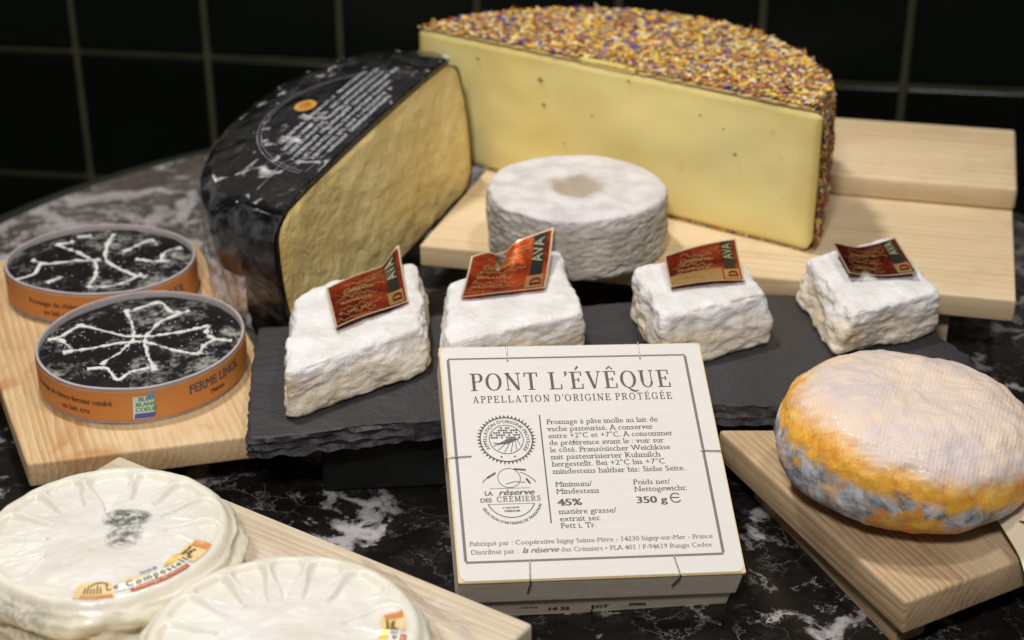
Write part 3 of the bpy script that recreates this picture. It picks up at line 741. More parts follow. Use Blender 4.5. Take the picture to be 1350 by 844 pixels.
STF = [[(-.1860, .7217), (-.1800, .7068), (-.1767, .6937), (-.1781, .6835), (-.1859, .6662)], [(-.1557, .7217), (-.1667, .7095), (-.1708, .6937), (-.1683, .6810), (-.1603, .6602)],
 [(-.2044, .7068), (-.1869, .6976), (-.1755, .6937), (-.1574, .6976), (-.1434, .7055)], [(-.2056, .6772), (-.1877, .6847), (-.1721, .6886), (-.1556, .6810), (-.1434, .6772)],
 [(-.1824, .7217), (-.1719, .7314), (-.1639, .7203), (-.1557, .7217)], [(-.2044, .7068), (-.2111, .6950), (-.2163, .6924)], [(-.2163, .6924), (-.2101, .6911), (-.2022, .6797), (-.2056, .6772)],
 [(-.1434, .7055), (-.1433, .6976), (-.1375, .6911), (-.1305, .6911)], [(-.1434, .6772), (-.1423, .6847), (-.1375, .6911)], [(-.1910, .6614), (-.1828, .6626), (-.1755, .6519), (-.1708, .6590), (-.1636, .6626)]]
STR = [[(-.2383, .7995), (-.2313, .7946), (-.2146, .7788), (-.2099, .7635), (-.2100, .7472)], [(-.2115, .8126), (-.2116, .7978), (-.2075, .7788), (-.1921, .7635), (-.1836, .7590)],
 [(-.2489, .7575), (-.2416, .7635), (-.2409, .7757), (-.2455, .7788)], [(-.2320, .7530), (-.2266, .7590)], [(-.2100, .7472), (-.2003, .7486), (-.1919, .7560), (-.1868, .7620)],
 [(-.2018, .7914), (-.1945, .8011), (-.1902, .8060), (-.1863, .7995)], [(-.1729, .7978), (-.1795, .7914), (-.1801, .7803), (-.1759, .7788)], [(-.2409, .7757), (-.2236, .7788), (-.2111, .7803)],
 [(-.1930, .7803), (-.1851, .7794), (-.1798, .7788)], [(-.2383, .7995), (-.2309, .8044)], [(-.2298, .8110), (-.2235, .8126)]]
def ash_box(rim, strokes, label, texts, tw=.00095):
    cx, cy, rf = four(rim); Z0, Z1 = .0293, .0470
    t = thing('round_cheese_box', label, 'cheese box', (cx, cy, Z0), 'round boxes of ash coated cheese')
    def ringp(a, dr, z): r_ = rf(a) + dr; return Vector((cx + r_ * math.cos(a), cy + r_ * math.sin(a), z))
    def loft(prof_, name, mat, cap=False, N_=160, jz=0):
        V, F = [], []
        for dr, z in prof_:
            for i in range(N_): a = 2 * math.pi * i / N_; V.append(ringp(a, dr, z + jz * nz(math.cos(a) * 2, math.sin(a) * 2, cx * 30)))
        for j in range(len(prof_) - 1):
            for i in range(N_): k = (i + 1) % N_; F.append((j * N_ + i, j * N_ + k, (j + 1) * N_ + k, (j + 1) * N_ + i))
        if cap: F.append(tuple((len(prof_) - 1) * N_ + i for i in range(N_)))
        return obj(name, V, F, mat, t, True, 40)
    loft([(-.0030, Z0 + .001), (-.0006, Z0), (-.0003, Z0 + .0003), (-.0003, Z1 - .0002), (-.0007, Z1), (-.0014, Z1), (-.0017, Z1 - .0004), (-.0017, Z1 - .006)], 'wooden_rim', m_wbox, jz=.0005)
    loft([(0, Z0 + .0016), (.00012, Z0 + .0017), (.00012, Z1 - .0016), (0, Z1 - .0015)], 'orange_band', m_opaper, jz=.0005)
    V, F = [], []; N_, M_ = 120, 28
    def hz(x, y): d = math.hypot(x - cx, y - cy); return Z1 - .0019 + .0007 * fbm(x, y, 0, 60, 3, 4) - .0012 * ss(.036, .047, d)
    for j in range(M_ + 1):
        for i in range(N_):
            a = 2 * math.pi * i / N_; r_ = (rf(a) - .0019) * (1 - j / (M_ + .0001)); x = cx + r_ * math.cos(a); y = cy + r_ * math.sin(a); V.append((x, y, hz(x, y)))
    for j in range(M_):
        for i in range(N_): k = (i + 1) % N_; F.append((j * N_ + i, j * N_ + k, (j + 1) * N_ + k, (j + 1) * N_ + i))
    ch = obj('ash_cheese', V, F, m_ash, t, True)
    parts = []
    for st_ in strokes:
        L = smooth_line([(x, y, 0) for x, y in st_], 12); L = [Vector((p.x + .0006 * nz(p.x, p.y, 1, 260), p.y + .0006 * nz(p.x, p.y, 4, 260), 0)) for p in L]
        L = [Vector((p.x, p.y, hz(p.x, p.y) + .0002)) for p in L]; m_ = len(L)
        rd_ = [.00015 + tw * (.75 + 1.3 * nz(p.x, p.y, 0, 420, 2) * (1 if nz(p.x, p.y, 3, 90) > -.25 else .3) + .9 * (max(0, 1 - min(i, m_ - 1 - i) / 3.5))) for i, p in enumerate(L)]
        parts.append(tube(L, [max(.00015, q) for q in rd_], 7, .45))
    obj('white_mould_cross', *join(parts), m_mould, t, True)
    # powder crumbs
    V, F = [], []
    for i in range(1000):
        st_ = random.choice(strokes); a_ = Vector((*random.choice(st_), 0)); j_ = random.randrange(len(st_) - 1); f_ = random.random(); sg_ = random.choice([.0008, .0008, .0009, .0012, .0012, .006]); x = st_[j_][0] * (1 - f_) + st_[j_ + 1][0] * f_ + random.gauss(0, sg_); y = st_[j_][1] * (1 - f_) + st_[j_ + 1][1] * f_ + random.gauss(0, sg_)
        if math.hypot(x - cx, y - cy) > rf(math.atan2(y - cy, x - cx)) - .004: continue
        s = random.uniform(.00015, .00045); z = hz(x, y); k = len(V)
        V += [(x - s, y, z), (x, y - s, z), (x + s, y, z), (x, y + s, z), (x, y, z + s)]; F += [(k, k + 1, k + 4), (k + 1, k + 2, k + 4), (k + 2, k + 3, k + 4), (k + 3, k, k + 4)]
    o = obj('powder_crumbs', V, F, m_mould, t); o['kind'] = 'stuff'
    # lettering round the band: arc length measured from an angle
    def bandfn(a0):
        def fn(x, y, l):
            a = a0; s = 0; a = a0 + x / rf(a0); a = a0 + x / ((rf(a0) + rf(a)) / 2); return ringp(a, .00016 + .00003 * l, Z0 + y)
        return fn
    for (kind, s_, a0, y0, h, kw) in texts:
        if kind == 'T': obj('printed_lettering', *text_geo(s_, h, bandfn(R(a0)), (0, y0), 'C', **kw), m_brown_ink if h < .003 else m_ink, t)
        if kind == 'S': # square sticker
            f = bandfn(R(a0))
            def quad(x0, y0_, x1, y1, l): return ([f(x0 + (x1 - x0) * i / 4 + sk * .12, y_, l) for i in range(5) for y_, sk in ((y0_, -.003), (y1, .003))], [(2 * i, 2 * i + 2, 2 * i + 3, 2 * i + 1) for i in range(4)])
            st_o = obj('round_trip_sticker', *quad(-.0050, .0024, .0042, .0135, 1), new_mat('sticker_white', (.66, .72, .72), .5), t); st_o.name = 'sticker'
            obj('sticker_blue_patch', *quad(-.0046, .0026, .0044, .0052, 2), new_mat('sticker_blue', (.06, .12, .42), .5), t)
            obj('sticker_blue_patch', *quad(.0016, .0118, .0050, .0146, 2), new_mat('sticker_light_blue', (.14, .30, .62), .5), t)
            gm = new_mat('sticker_green', (.07, .33, .08), .5)
            obj('sticker_lettering', *join([text_geo(w_, .0020, f, (-.0002, y_), 'C', serif=0, bold=.05, shear=.15) for w_, y_ in (('BLEU', .0112), ('BLANC', .0086), ('COEUR', .0060))]), gm, t)
    return t
ash_box(RIMF, STF, 'round orange box of black ash cheese with a complete white cross, nearer one', [
    ('T', 'FERME LINOL', -53 + 18, .0092, .0046, dict(serif=.05, bold=.03, offset=-.005, width=.033)), ('T', 'Maison', -53 + 18, .0052, .0022, dict(serif=.04, bold=.03)),
    ('T', 'Fromage de chèvre fermier cendré', -122, .0092, .0027, dict(serif=.04, bold=.035, width=.046)), ('T', 'au lait cru', -117, .0045, .0027, dict(serif=.04, bold=.035)),
    ('S', '', -78, 0, 0, {})])
ash_box(RIMR, STR, 'round orange box of black ash cheese with broken white lines, farther one', [
    ('T', 'Fromage de chèvre', -112, .0092, .0027, dict(serif=.04, bold=.035)), ('T', 'au lait cru', -110, .0045, .0027, dict(serif=.04, bold=.035)),
    ('T', 'FERME LINOL', -38, .0085, .0042, dict(serif=.05, bold=.03, width=.031))])

# ------------------------------------------------------------------ four small square cheeses with red foil labels
m_block = new_mat('bloomy_rind', (.8, .75, .67), .75, .25, sss=.25, sss_r=(.006, .004, .0025)); n = NT(m_block)
c = n.coord(); a = n.noise(c, 55, 5, .6); b = n.noise(c, 350, 4, .7); zz = n.sep(c)[2]
topm = n.ramp(n.math('ADD', zz, n.math('MULTIPLY', n.math('SUBTRACT', a, .5), .018)), [(.013, 0), (.019, 1)])
side = n.mix(n.ramp(a, [(.35, 0), (.65, 1)]), (.74, .60, .41), (.82, .76, .66))
side = n.mix(n.ramp(n.noise(c, 28, 3, .6), [(.55, 0), (.75, .5)]), side, (.80, .62, .50))
top = n.mix(n.ramp(a, [(.35, 0), (.6, 1)]), (.68, .65, .62), (.80, .785, .77))
col = n.mix(topm, side, top)
col = n.mix(n.ramp(n.noise(n.coord(loc=(.3, .1, 0)), 38, 5, .7), [(.60, 0), (.72, .55)]), col, (.34, .35, .36)); n.color(col)
n.bump(a, .003, .7); n.bump(b, .0009, .8); n.bump(n.noise(n.coord(scale=(1, 1, 2.2)), 130, 5, .7, .8), .0018, .7)
m_foil = new_mat('red_foil', (.42, .035, .012), .24, .6, metal=.75); n = NT(m_foil)
c = n.coord(); n.color(n.mix(n.noise(c, 130, 4, .6), (.16, .012, .006), (.46, .045, .015))); n.bump(n.noise(c, 70, 2), .003, .5)
def foil_mat(nm, c0, c1):  # blotchy base colour paints in the foil's varying reflections
    m = new_mat(nm, c1, .26, .6, metal=.7); n = NT(m); c = n.coord()
    n.color(n.mix(n.ramp(n.noise(c, 75, 4, .6), [(.35, 0), (.65, 1)]), c0, c1)); n.bump(n.noise(c, 70, 2), .003, .6); return m
m_foil_bright_refl = foil_mat('red_foil_bright_reflection', (.30, .02, .005), (.85, .14, .03)); m_foil_dark_refl = foil_mat('red_foil_dark_reflection', (.07, .008, .005), (.26, .03, .012)); m_foil = foil_mat('red_foil', (.15, .010, .005), (.52, .06, .018))  # one red foil; bright and dark reflections are put into the colours
m_gold = new_mat('gold_foil', (.80, .50, .20), .3, metal=.8); m_goldedge = new_mat('gold_edge', (.93, .74, .48), .3, metal=.6)
m_blackfoil = new_mat('black_foil', (.012, .014, .010), .3); m_palegold = new_mat('pale_print', (.34, .31, .17), .5)
def bil(q, u, v): # q: back-left, back-right, front-right, front-left ; u left-right, v front-back
    return (q[3][0] * (1 - u) * (1 - v) + q[2][0] * u * (1 - v) + q[1][0] * u * v + q[0][0] * (1 - u) * v, q[3][1] * (1 - u) * (1 - v) + q[2][1] * u * (1 - v) + q[1][1] * u * v + q[0][1] * (1 - u) * v)
def small_cheese(label, top, bot, h, seed, rough=1.0):
    z0 = .0402; ox = sum(p[0] for p in bot) / 4; oy = sum(p[1] for p in bot) / 4
    r = thing('small_square_cheese', label, 'cheese', (ox, oy, z0), 'small square cheeses on the slate')
    bm = bmesh.new(); bmesh.ops.create_cube(bm, size=2); bmesh.ops.subdivide_edges(bm, edges=bm.edges[:], cuts=52, use_grid_fill=True)
    for v in bm.verts:
        x, y, z = v.co
        # rounded cube
        rr = .13; c_ = Vector((max(-1 + rr, min(1 - rr, x)), max(-1 + rr, min(1 - rr, y)), max(-1 + 1.6 * rr, min(1 - 1.3 * rr, z))))
        d = Vector((x, y, z)) - c_
        if d.length > 0: 
            k = Vector((x, y, z)) - c_; k.z /= 1.4; k = k.normalized(); q = c_ + Vector((k.x * rr, k.y * rr, k.z * rr * 1.4))
        else: q = c_
        u, v_, w_ = (q.x + 1) / 2, (q.y + 1) / 2, (q.z + 1) / 2
        t = bil(top, u, v_); b_ = bil(bot, u, v_); s = w_ ** .85
        px = b_[0] * (1 - s) + t[0] * s; py = b_[1] * (1 - s) + t[1] * s; pz = z0 + h * w_
        P = Vector((px, py, pz)); out = Vector((px - ox, py - oy, 0)); 
        side = max(abs(q.x), abs(q.y)) > .97
        nr = Vector((d.x, d.y, d.z * .8)); nr = nr.normalized() if nr.length > 0 else Vector((0, 0, 1))
        amp = (.0022 if abs(nr.z) < .7 else .0012) * rough
        dd = fbm(px, py, pz * 1.6, 46, seed, 5) * amp + (.0012 * math.sin(w_ * math.pi) if abs(nr.z) < .7 else 0)
        dd -= (.0018 * rough * max(0, nz(px, py, pz * 2, 140, seed + 3)) if abs(nr.z) < .7 else 0)
        dd += fbm(px, py, pz, 210, seed + 9, 3) * .00035
        P += nr * dd
        if P.z < z0: P.z = z0
        v.co = P - Vector((ox, oy, z0))
    obj_bm('cheese_block', bm, m_block, r, True); return r
def foil(label, group_parent, quad, z, curl, seed, folds=None, cells=None):
    """quad: back-left, back-right, front-right, front-left (world x,y); curl(u,v)->lift"""
    cx = sum(p[0] for p in quad) / 4; cy = sum(p[1] for p in quad) / 4
    t = thing('foil_label', label, 'label', (cx, cy, z), 'red foil labels on the square cheeses')
    def fn(u, v, l=0):
        p = bil(quad, u, v); return Vector((p[0], p[1], z + .0016 + curl(u, v) + .00010 * l))
    NU, NV = 40, 26; V, F = [], []
    notch = folds or (lambda u, v: True)
    for j in range(NV + 1):
        for i in range(NU + 1): V.append(fn(i / NU, j / NV))
    for j in range(NV):
        for i in range(NU):
            if notch((i + .5) / NU, (j + .5) / NV): a = j * (NU + 1) + i; F.append((a, a + 1, a + NU + 2, a + NU + 1))
    obj('foil_sheet', V, F, {11: m_foil_bright_refl, 31: m_foil_dark_refl}.get(seed, m_foil), t, True)
    def ok(g):   # drop faces lying in a missing corner
        return g
    E = .012
    eb = [[(E, i / 30) for i in range(31)], [(1 - E, i / 30) for i in range(31)]]
    eb.append([(i / 40, E * 1.5) for i in range(41) if notch(i / 40, .02)])
    eb.append([(i / 40, 1 - E * 1.5) for i in range(41) if notch(i / 40, .98)])
    obj('gold_border', *join([ribbon2d(e_, .022, fn, 2) for e_ in eb if len(e_) > 2]), m_goldedge, t)
    rnd = random.Random(seed); parts = []
    def scr(u0, v0, L, ang, amp, f_, wd):
        pts_ = []
        for i in range(36):
            s = i / 35; a_ = amp * (nz(s * f_, seed, v0 * 9, 1.7) * 1.8 + .5 * math.sin(s * f_ * 2.2))
            pts_.append((min(.73, max(.03, u0 + L * s)), min(.95, max(.05, v0 + ang * s + a_))))
        return ribbon2d(pts_, wd, fn, 3)
    for k in range(7): parts.append(scr(.04 + .03 * k, .12 + .12 * k, .40 + .25 * rnd.random(), -.12, .045, 7 + 4 * rnd.random(), .012))
    for k in range(5): parts.append(scr(.08 + .1 * k, .55 + .07 * k, .35, .06, .012, 9, .010))
    for k in range(3): parts += ticks(.10 + .05 * k, .22 + .22 * k, .38, .055, lambda x, y, l=1: fn(x, y + (x - .1) * -.15, 3 + l), seed + k)
    P_ = join(parts); keep = [f for f in P_[1]]
    obj('gold_scrollwork', P_[0], keep, m_gold, t)
    def patch(u0, v0, u1, v1, l, m, name):
        V, F = [], []
        for i in range(7):
            for j in range(13): V.append(fn(u0 + (u1 - u0) * i / 6, v0 + (v1 - v0) * j / 12, l))
        for i in range(6):
            for j in range(12): a = i * 13 + j; F.append((a, a + 13, a + 14, a + 1))
        obj(name, V, F, m, t, True)
    patch(.77, .33, .92, .97, 3, m_blackfoil, 'black_panel'); patch(.74, .05, .95, .31, 3, m_gold, 'gold_panel')
    if seed == 23: patch(.03, .04, .72, .36, 1.5, m_gold, 'ochre_band')
    obj('panel_lettering', *join([text_geo('AVA', .13, lambda x, y, l: fn(.86 - y + .04, .55 + x, 4 + l), (0, 0), serif=0, xs=1.1, width=.36)]), m_palegold, t)
    obj('panel_letter', *text_geo('D', .14, lambda x, y, l: fn(.83 - y + .10, .10 + x, 4 + l), (0, 0), serif=0, bold=.05), m_foil, t)
    return t
small_cheese('square white cheese at the slate left end, largest, with grey patch near its front edge', [(-.1013, .7079), (-.0465, .7449), (-.0408, .6738), (-.0966, .6256)], [(-.104, .706), (-.043, .744), (-.0362, .6665), (-.0965, .6225)], .0215, 1.3, 1.15)
foil('large red foil label with upturned pointed corner, on the leftmost small cheese', None, [(-.0873, .7075), (-.0549, .7420), (-.0477, .6944), (-.0787, .6658)], .0622, lambda u, v: .0075 * ss(.72, 1, u) * v ** 2 + .0006 * math.sin(u * 5), 3)
small_cheese('square white cheese directly behind the printed box, ochre band down its side', [(-.0310, .7175), (.0230, .7573), (.0316, .6857), (-.0295, .6547)], [(-.033, .718), (.025, .757), (.0345, .6850), (-.0305, .6500)], .0225, 8.7)
foil('creased red foil label with bright painted reflections curling off the cheese behind the printed box', None, [(-.0196, .7300), (.0205, .7500), (.0156, .7054), (-.0239, .6948)], .0633, lambda u, v: .0085 * v ** 2 * (1 - .6 * math.exp(-((u - .36) / .12) ** 2)) * (.6 + .8 * u), 11,
     folds=lambda u, v: not (v > .90 - .3 * (.06 - abs(u - .36)) / .06 and abs(u - .36) < .06))
small_cheese('square white cheese right of the printed box, ivory sides with one clean label', [(.0591, .7252), (.1024, .7557), (.1195, .6999), (.0680, .6730)], [(.0575, .722), (.104, .757), (.1226, .6955), (.0675, .6660)], .0255, 15.1)
foil('red foil label with an ochre lower half, on the third small cheese from left', None, [(.0725, .7270), (.1095, .7480), (.1090, .7069), (.0736, .6995)], .0664, lambda u, v: .0035 * v ** 2 + .0030 * (1 - ss(0, .3, v)) * 0 + .0012 * math.sin(u * 3.1), 23)
small_cheese('square white cheese at the right end of the slate beside the orange cheese', [(.1439, .7459), (.1908, .7719), (.2006, .7079), (.1563, .6837)], [(.1400, .744), (.191, .771), (.2028, .7075), (.1480, .6810)], .0225, 22.9, 1.1)
foil('red foil label with dark painted reflections and a torn notch in its front edge, on rightmost small cheese', None, [(.1565, .7464), (.1904, .7600), (.1924, .7183), (.1595, .7175)], .0636, lambda u, v: .0030 * (1 - ss(0, .45, u)) * v + .0012 * (u - .5) ** 2 * 6, 31,
     folds=lambda u, v: not (v < .30 - abs(u - .30) * 2.2))

# ------------------------------------------------------------------ orange washed rind cheese
m_or = new_mat('orange_mouldy_rind', (.8, .5, .2), .6, .3, coat=.04, sss=.15, sss_r=(.008, .004, .002)); n = NT(m_or)
c = n.coord(); xyz = n.sep(c); a = n.noise(c, 34, 5, .6, .4); b = n.noise(c, 140, 5, .7, .5); f = n.noise(c, 700, 3, .7)
zz = n.math('ADD', xyz[2], n.math('MULTIPLY', n.math('SUBTRACT', a, .5), .016))
zz = n.math('ADD', zz, n.math('MULTIPLY', xyz[0], .15))
orange = n.mix(n.ramp(b, [(.35, 0), (.65, 1)]), (.70, .27, .03), (.88, .52, .06))
topc = n.mix(n.ramp(a, [(.38, 0), (.62, 1)]), (.74, .61, .49), (.60, .52, .52))
topc = n.mix(n.ramp(n.noise(n.coord(loc=(.2, .4, 0)), 30, 3, .6), [(.56, 0), (.72, .6)]), topc, (.86, .56, .30))
topc = n.mix(n.ramp(b, [(.48, 0), (.66, .55)]), topc, (.80, .60, .42))
grey = n.mix(n.ramp(n.noise(c, 75, 6, .75, .6), [(.40, 0), (.60, 1)]), (.17, .18, .20), (.72, .72, .74))
grey = n.mix(n.ramp(n.noise(c, 60, 4, .7), [(.53, 0), (.62, .85)]), grey, (.70, .42, .20))
low = n.math('ADD', zz, n.math('MULTIPLY', n.math('SUBTRACT', b, .5), .016))
msk = n.ramp(low, [(.0245, 1), (.0275, 0)])
holes = n.ramp(n.noise(n.coord(loc=(.7, .1, .3)), 30, 3, .6), [(.56, 1), (.62, 0)])
gx = n.math('DIVIDE', n.math('ADD', xyz[0], .008), .016); gz = n.math('DIVIDE', n.math('SUBTRACT', xyz[2], .014), .010); front = n.ramp(xyz[1], [(0, 1), (.01, 0)])
gd = n.math('ADD', n.math('ADD', n.math('MULTIPLY', gx, gx), n.math('MULTIPLY', gz, gz)), n.math('MULTIPLY', n.math('SUBTRACT', b, .5), 4.))
msk = n.math('MULTIPLY', n.math('MULTIPLY', msk, holes), n.math('SUBTRACT', 1., n.math('MULTIPLY', n.ramp(gd, [(.6, .9), (1, 0)]), front)))
col = n.mix(n.ramp(n.math('ADD', zz, n.math('MULTIPLY', n.math('SUBTRACT', b, .5), .010)), [(.0345, 0), (.0368, 1)]), orange, topc); col = n.mix(msk, col, grey)
col = n.mix(n.ramp(low, [(.003, .8), (.007, 0)]), col, (.62, .47, .37)); n.color(col)
w1 = n.t.nodes.new('ShaderNodeTexWave'); w1.inputs['Scale'].default_value = 190; n.t.links.new(n.coord(rot=(0, 0, R(20))), w1.inputs['Vector'])
w2 = n.t.nodes.new('ShaderNodeTexWave'); w2.inputs['Scale'].default_value = 190; n.t.links.new(n.coord(rot=(0, 0, R(110))), w2.inputs['Vector'])
for w_ in (w1, w2): w_.inputs['Distortion'].default_value = .8
wvv = n.math('MULTIPLY', n.math('ADD', w1.outputs[0], w2.outputs[0]), n.ramp(xyz[2], [(.030, 0), (.040, 1)]))
n.bump(n.math('MULTIPLY', wvv, n.ramp(b, [(.35, .2), (.65, 1)])), .0003, .4); n.bump(b, .0012, .5); n.bump(a, .002, .4); n.rough(n.ramp(b, [(.3, .35), (.7, .6)]))
oc = thing('orange_round_cheese', 'plump round cheese with orange rind and grey mould, on the oak board', 'cheese', (.1600, .5845, .0302))
NA, NR = 200, 90; V, F = [], []; ORr, OH = .0535, .0500
for j in range(NR + 1):
    p_ = -math.pi / 2 + math.pi * j / NR; e1 = .80
    cr_ = max(0, math.cos(p_)) ** e1; sz = math.copysign(abs(math.sin(p_)) ** .86, math.sin(p_))
    for i in range(NA):
        a = 2 * math.pi * i / NA; ca, sa = math.cos(a), math.sin(a)
        r_ = ORr * (1 + .025 * nz(ca, sa, 0, 1.1, 2) + .02 * ca) * cr_
        z = OH * (sz * .5 + .5)
        z = z if sz < 0 else z * (1 - .08 * ca * cr_ * 1.0) 
        x, y = ca * r_, sa * r_
        dd = .0012 * fbm(x, y, z, 45, 3, 4) + .0006 * fbm(x, y, z, 160, 5, 3) - .0025 * ss(.028, .0, math.hypot(x, y)) * (1 if sz > 0 else 0)
        V.append((x + ca * dd * cr_, y + sa * dd * cr_, max(0, z + dd * sz)))
for j in range(NR):
    for i in range(NA): k = (i + 1) % NA; F.append((j * NA + i, j * NA + k, (j + 1) * NA + k, (j + 1) * NA + i))
obj('rind', V, F, m_or, oc, True, off=(0, 0, 0))

# ------------------------------------------------------------------ two scalloped soft cheeses
def soft_mat(name, stain, seed):
    m = new_mat(name, (.8, .76, .66), .42, .45, coat=.12, sss=.4, sss_r=(.008, .006, .003)); n = NT(m)
    c = n.coord(); xyz = n.sep(c); a = n.noise(n.coord(loc=(seed, 0, 0)), 32, 4, .55); b = n.noise(c, 160, 4, .65)
    top = n.mix(n.ramp(a, [(.35, 0), (.65, 1)]), (.66, .63, .56), (.72, .70, .65))
    side = n.mix(n.ramp(a, [(.35, 0), (.65, 1)]), (.72, .62, .42), (.77, .71, .56))
    col = n.mix(n.ramp(xyz[2], [(.012, 0), (.020, 1)]), side, top)
    rr = n.math('SQRT', n.math('ADD', n.math('POWER', xyz[0], 2.), n.math('POWER', xyz[1], 2.)))
    col = n.mix(n.ramp(rr, [(.032, 0), (.046, .5)]), col, (.75, .68, .50))
    for (sx, sy, sz, rx, ry, st, th) in stain:
        dx = n.math('DIVIDE', n.math('SUBTRACT', xyz[0], sx), rx); dy = n.math('DIVIDE', n.math('SUBTRACT', xyz[1], sy), ry)
        d = n.math('ADD', n.math('POWER', n.math('ABSOLUTE', dx), 3.), n.math('POWER', n.math('ABSOLUTE', dy), 3.))
        k = n.math('MULTIPLY', n.ramp(n.math('ADD', d, n.math('MULTIPLY', n.math('SUBTRACT', a, .5), 1.6)), [(.35, 1), (1, 0)]), n.ramp(n.noise(c, 330, 5, .8, .1), [(.38, 0), (th + .06, st)]))
        if sz is not None: k = n.math('MULTIPLY', k, n.ramp(xyz[2], [(sz, 1), (sz + .006, 0)]))
        col = n.mix(k, col, (.10, .105, .095))
    n.color(col); n.bump(a, .003, .5); n.bump(b, .0008, .6); return m
def soft_cheese(label, cx, cy, RR, H_, mat, seed, pet, loc_rot=0, z0=.0423):
    t = thing('scalloped_soft_cheese', label, 'cheese', (cx, cy, z0), 'scalloped soft cheeses on the pale ash board')
    def top(x, y):
        r_ = math.hypot(x, y) / RR; th = math.degrees(math.atan2(y, x))
        h = H_ + .0012 * (1 - r_ * r_) + .0009 * fbm(x, y, 0, 45, seed, 4)
        for (c_, hw, r0, r1, dp) in pet:
            da = abs((th - c_ + 180) % 360 - 180) / hw
            if da < 1.6 and r_ > .1:
                q = (r_ - r0) / (r1 - r0); hwq = (.40 + .68 * ss(0, .8, q)) * (1 if q < .8 else math.sqrt(max(.05, 1 - ((q - .8) / .26) ** 2)))
                k = ss(0, .10, q) * ss(1.04, .90, q) * ss(1.0, .72, da / hwq)
                h -= dp * k * .85
                ridge = math.exp(-((da / hwq - 1.08) / .13) ** 2) * ss(0, .2, q) * ss(1.1, .9, q)
                h += .0004 * ridge
        h -= .0035 * ss(.90, 1.0, r_) ** 2
        return h
    NA, NT_, NS = 300, 90, 26; V, F = [], []
    def rim(a): return RR * (1 + .020 * nz(math.cos(a), math.sin(a), 0, 1.6, seed) + .010 * nz(math.cos(a), math.sin(a), 0, 5, seed + 3))
    for j in range(NT_ + 1):
        f = 1 - (1 - j / NT_); 
        for i in range(NA):
            a = 2 * math.pi * i / NA; r_ = rim(a) * f; x, y = r_ * math.cos(a), r_ * math.sin(a); V.append((x, y, top(x, y)))
    for j in range(1, NS + 1):
        s = j / NS
        for i in range(NA):
            a = 2 * math.pi * i / NA; ca, sa = math.cos(a), math.sin(a); x, y = rim(a) * ca, rim(a) * sa; zt = top(x, y)
            fold = .0032 * math.sin(s * math.pi * 2.1 + 1.3 * nz(ca, sa, 0, 2.2, seed + 2)) * math.sin(s * math.pi) + .0026 * fbm(ca * 3, sa * 3, s * 3.5, 1.3, seed, 3)
            r_ = rim(a) + .0016 * math.sin(s * math.pi) ** .6 + fold * math.sin(s * math.pi) ** .5 - .0010 * s
            V.append((r_ * ca, r_ * sa, zt * (1 - s)))
    rows = NT_ + 1 + NS
    for j in range(rows - 1):
        for i in range(NA): k = (i + 1) % NA; F.append((j * NA + i, (j + 1) * NA + i, (j + 1) * NA + k, j * NA + k))
    obj('rind', V, F, mat, t, True, off=(0, 0, 0))
    return t, top
m_lab = new_mat('cream_label', (.80, .70, .46), .45, .4); n = NT(m_lab); n.color(n.mix(n.noise(n.coord(), 55, 3), (.66, .42, .10), (.82, .70, .42)))
m_lgold = new_mat('label_gold', (.72, .48, .13), .35, metal=.4); m_lred = new_mat('label_red', (.52, .045, .03), .45); m_lor = new_mat('label_orange', (.60, .22, .06), .45)
m_lwhite = new_mat('label_white', (.80, .77, .70), .45)
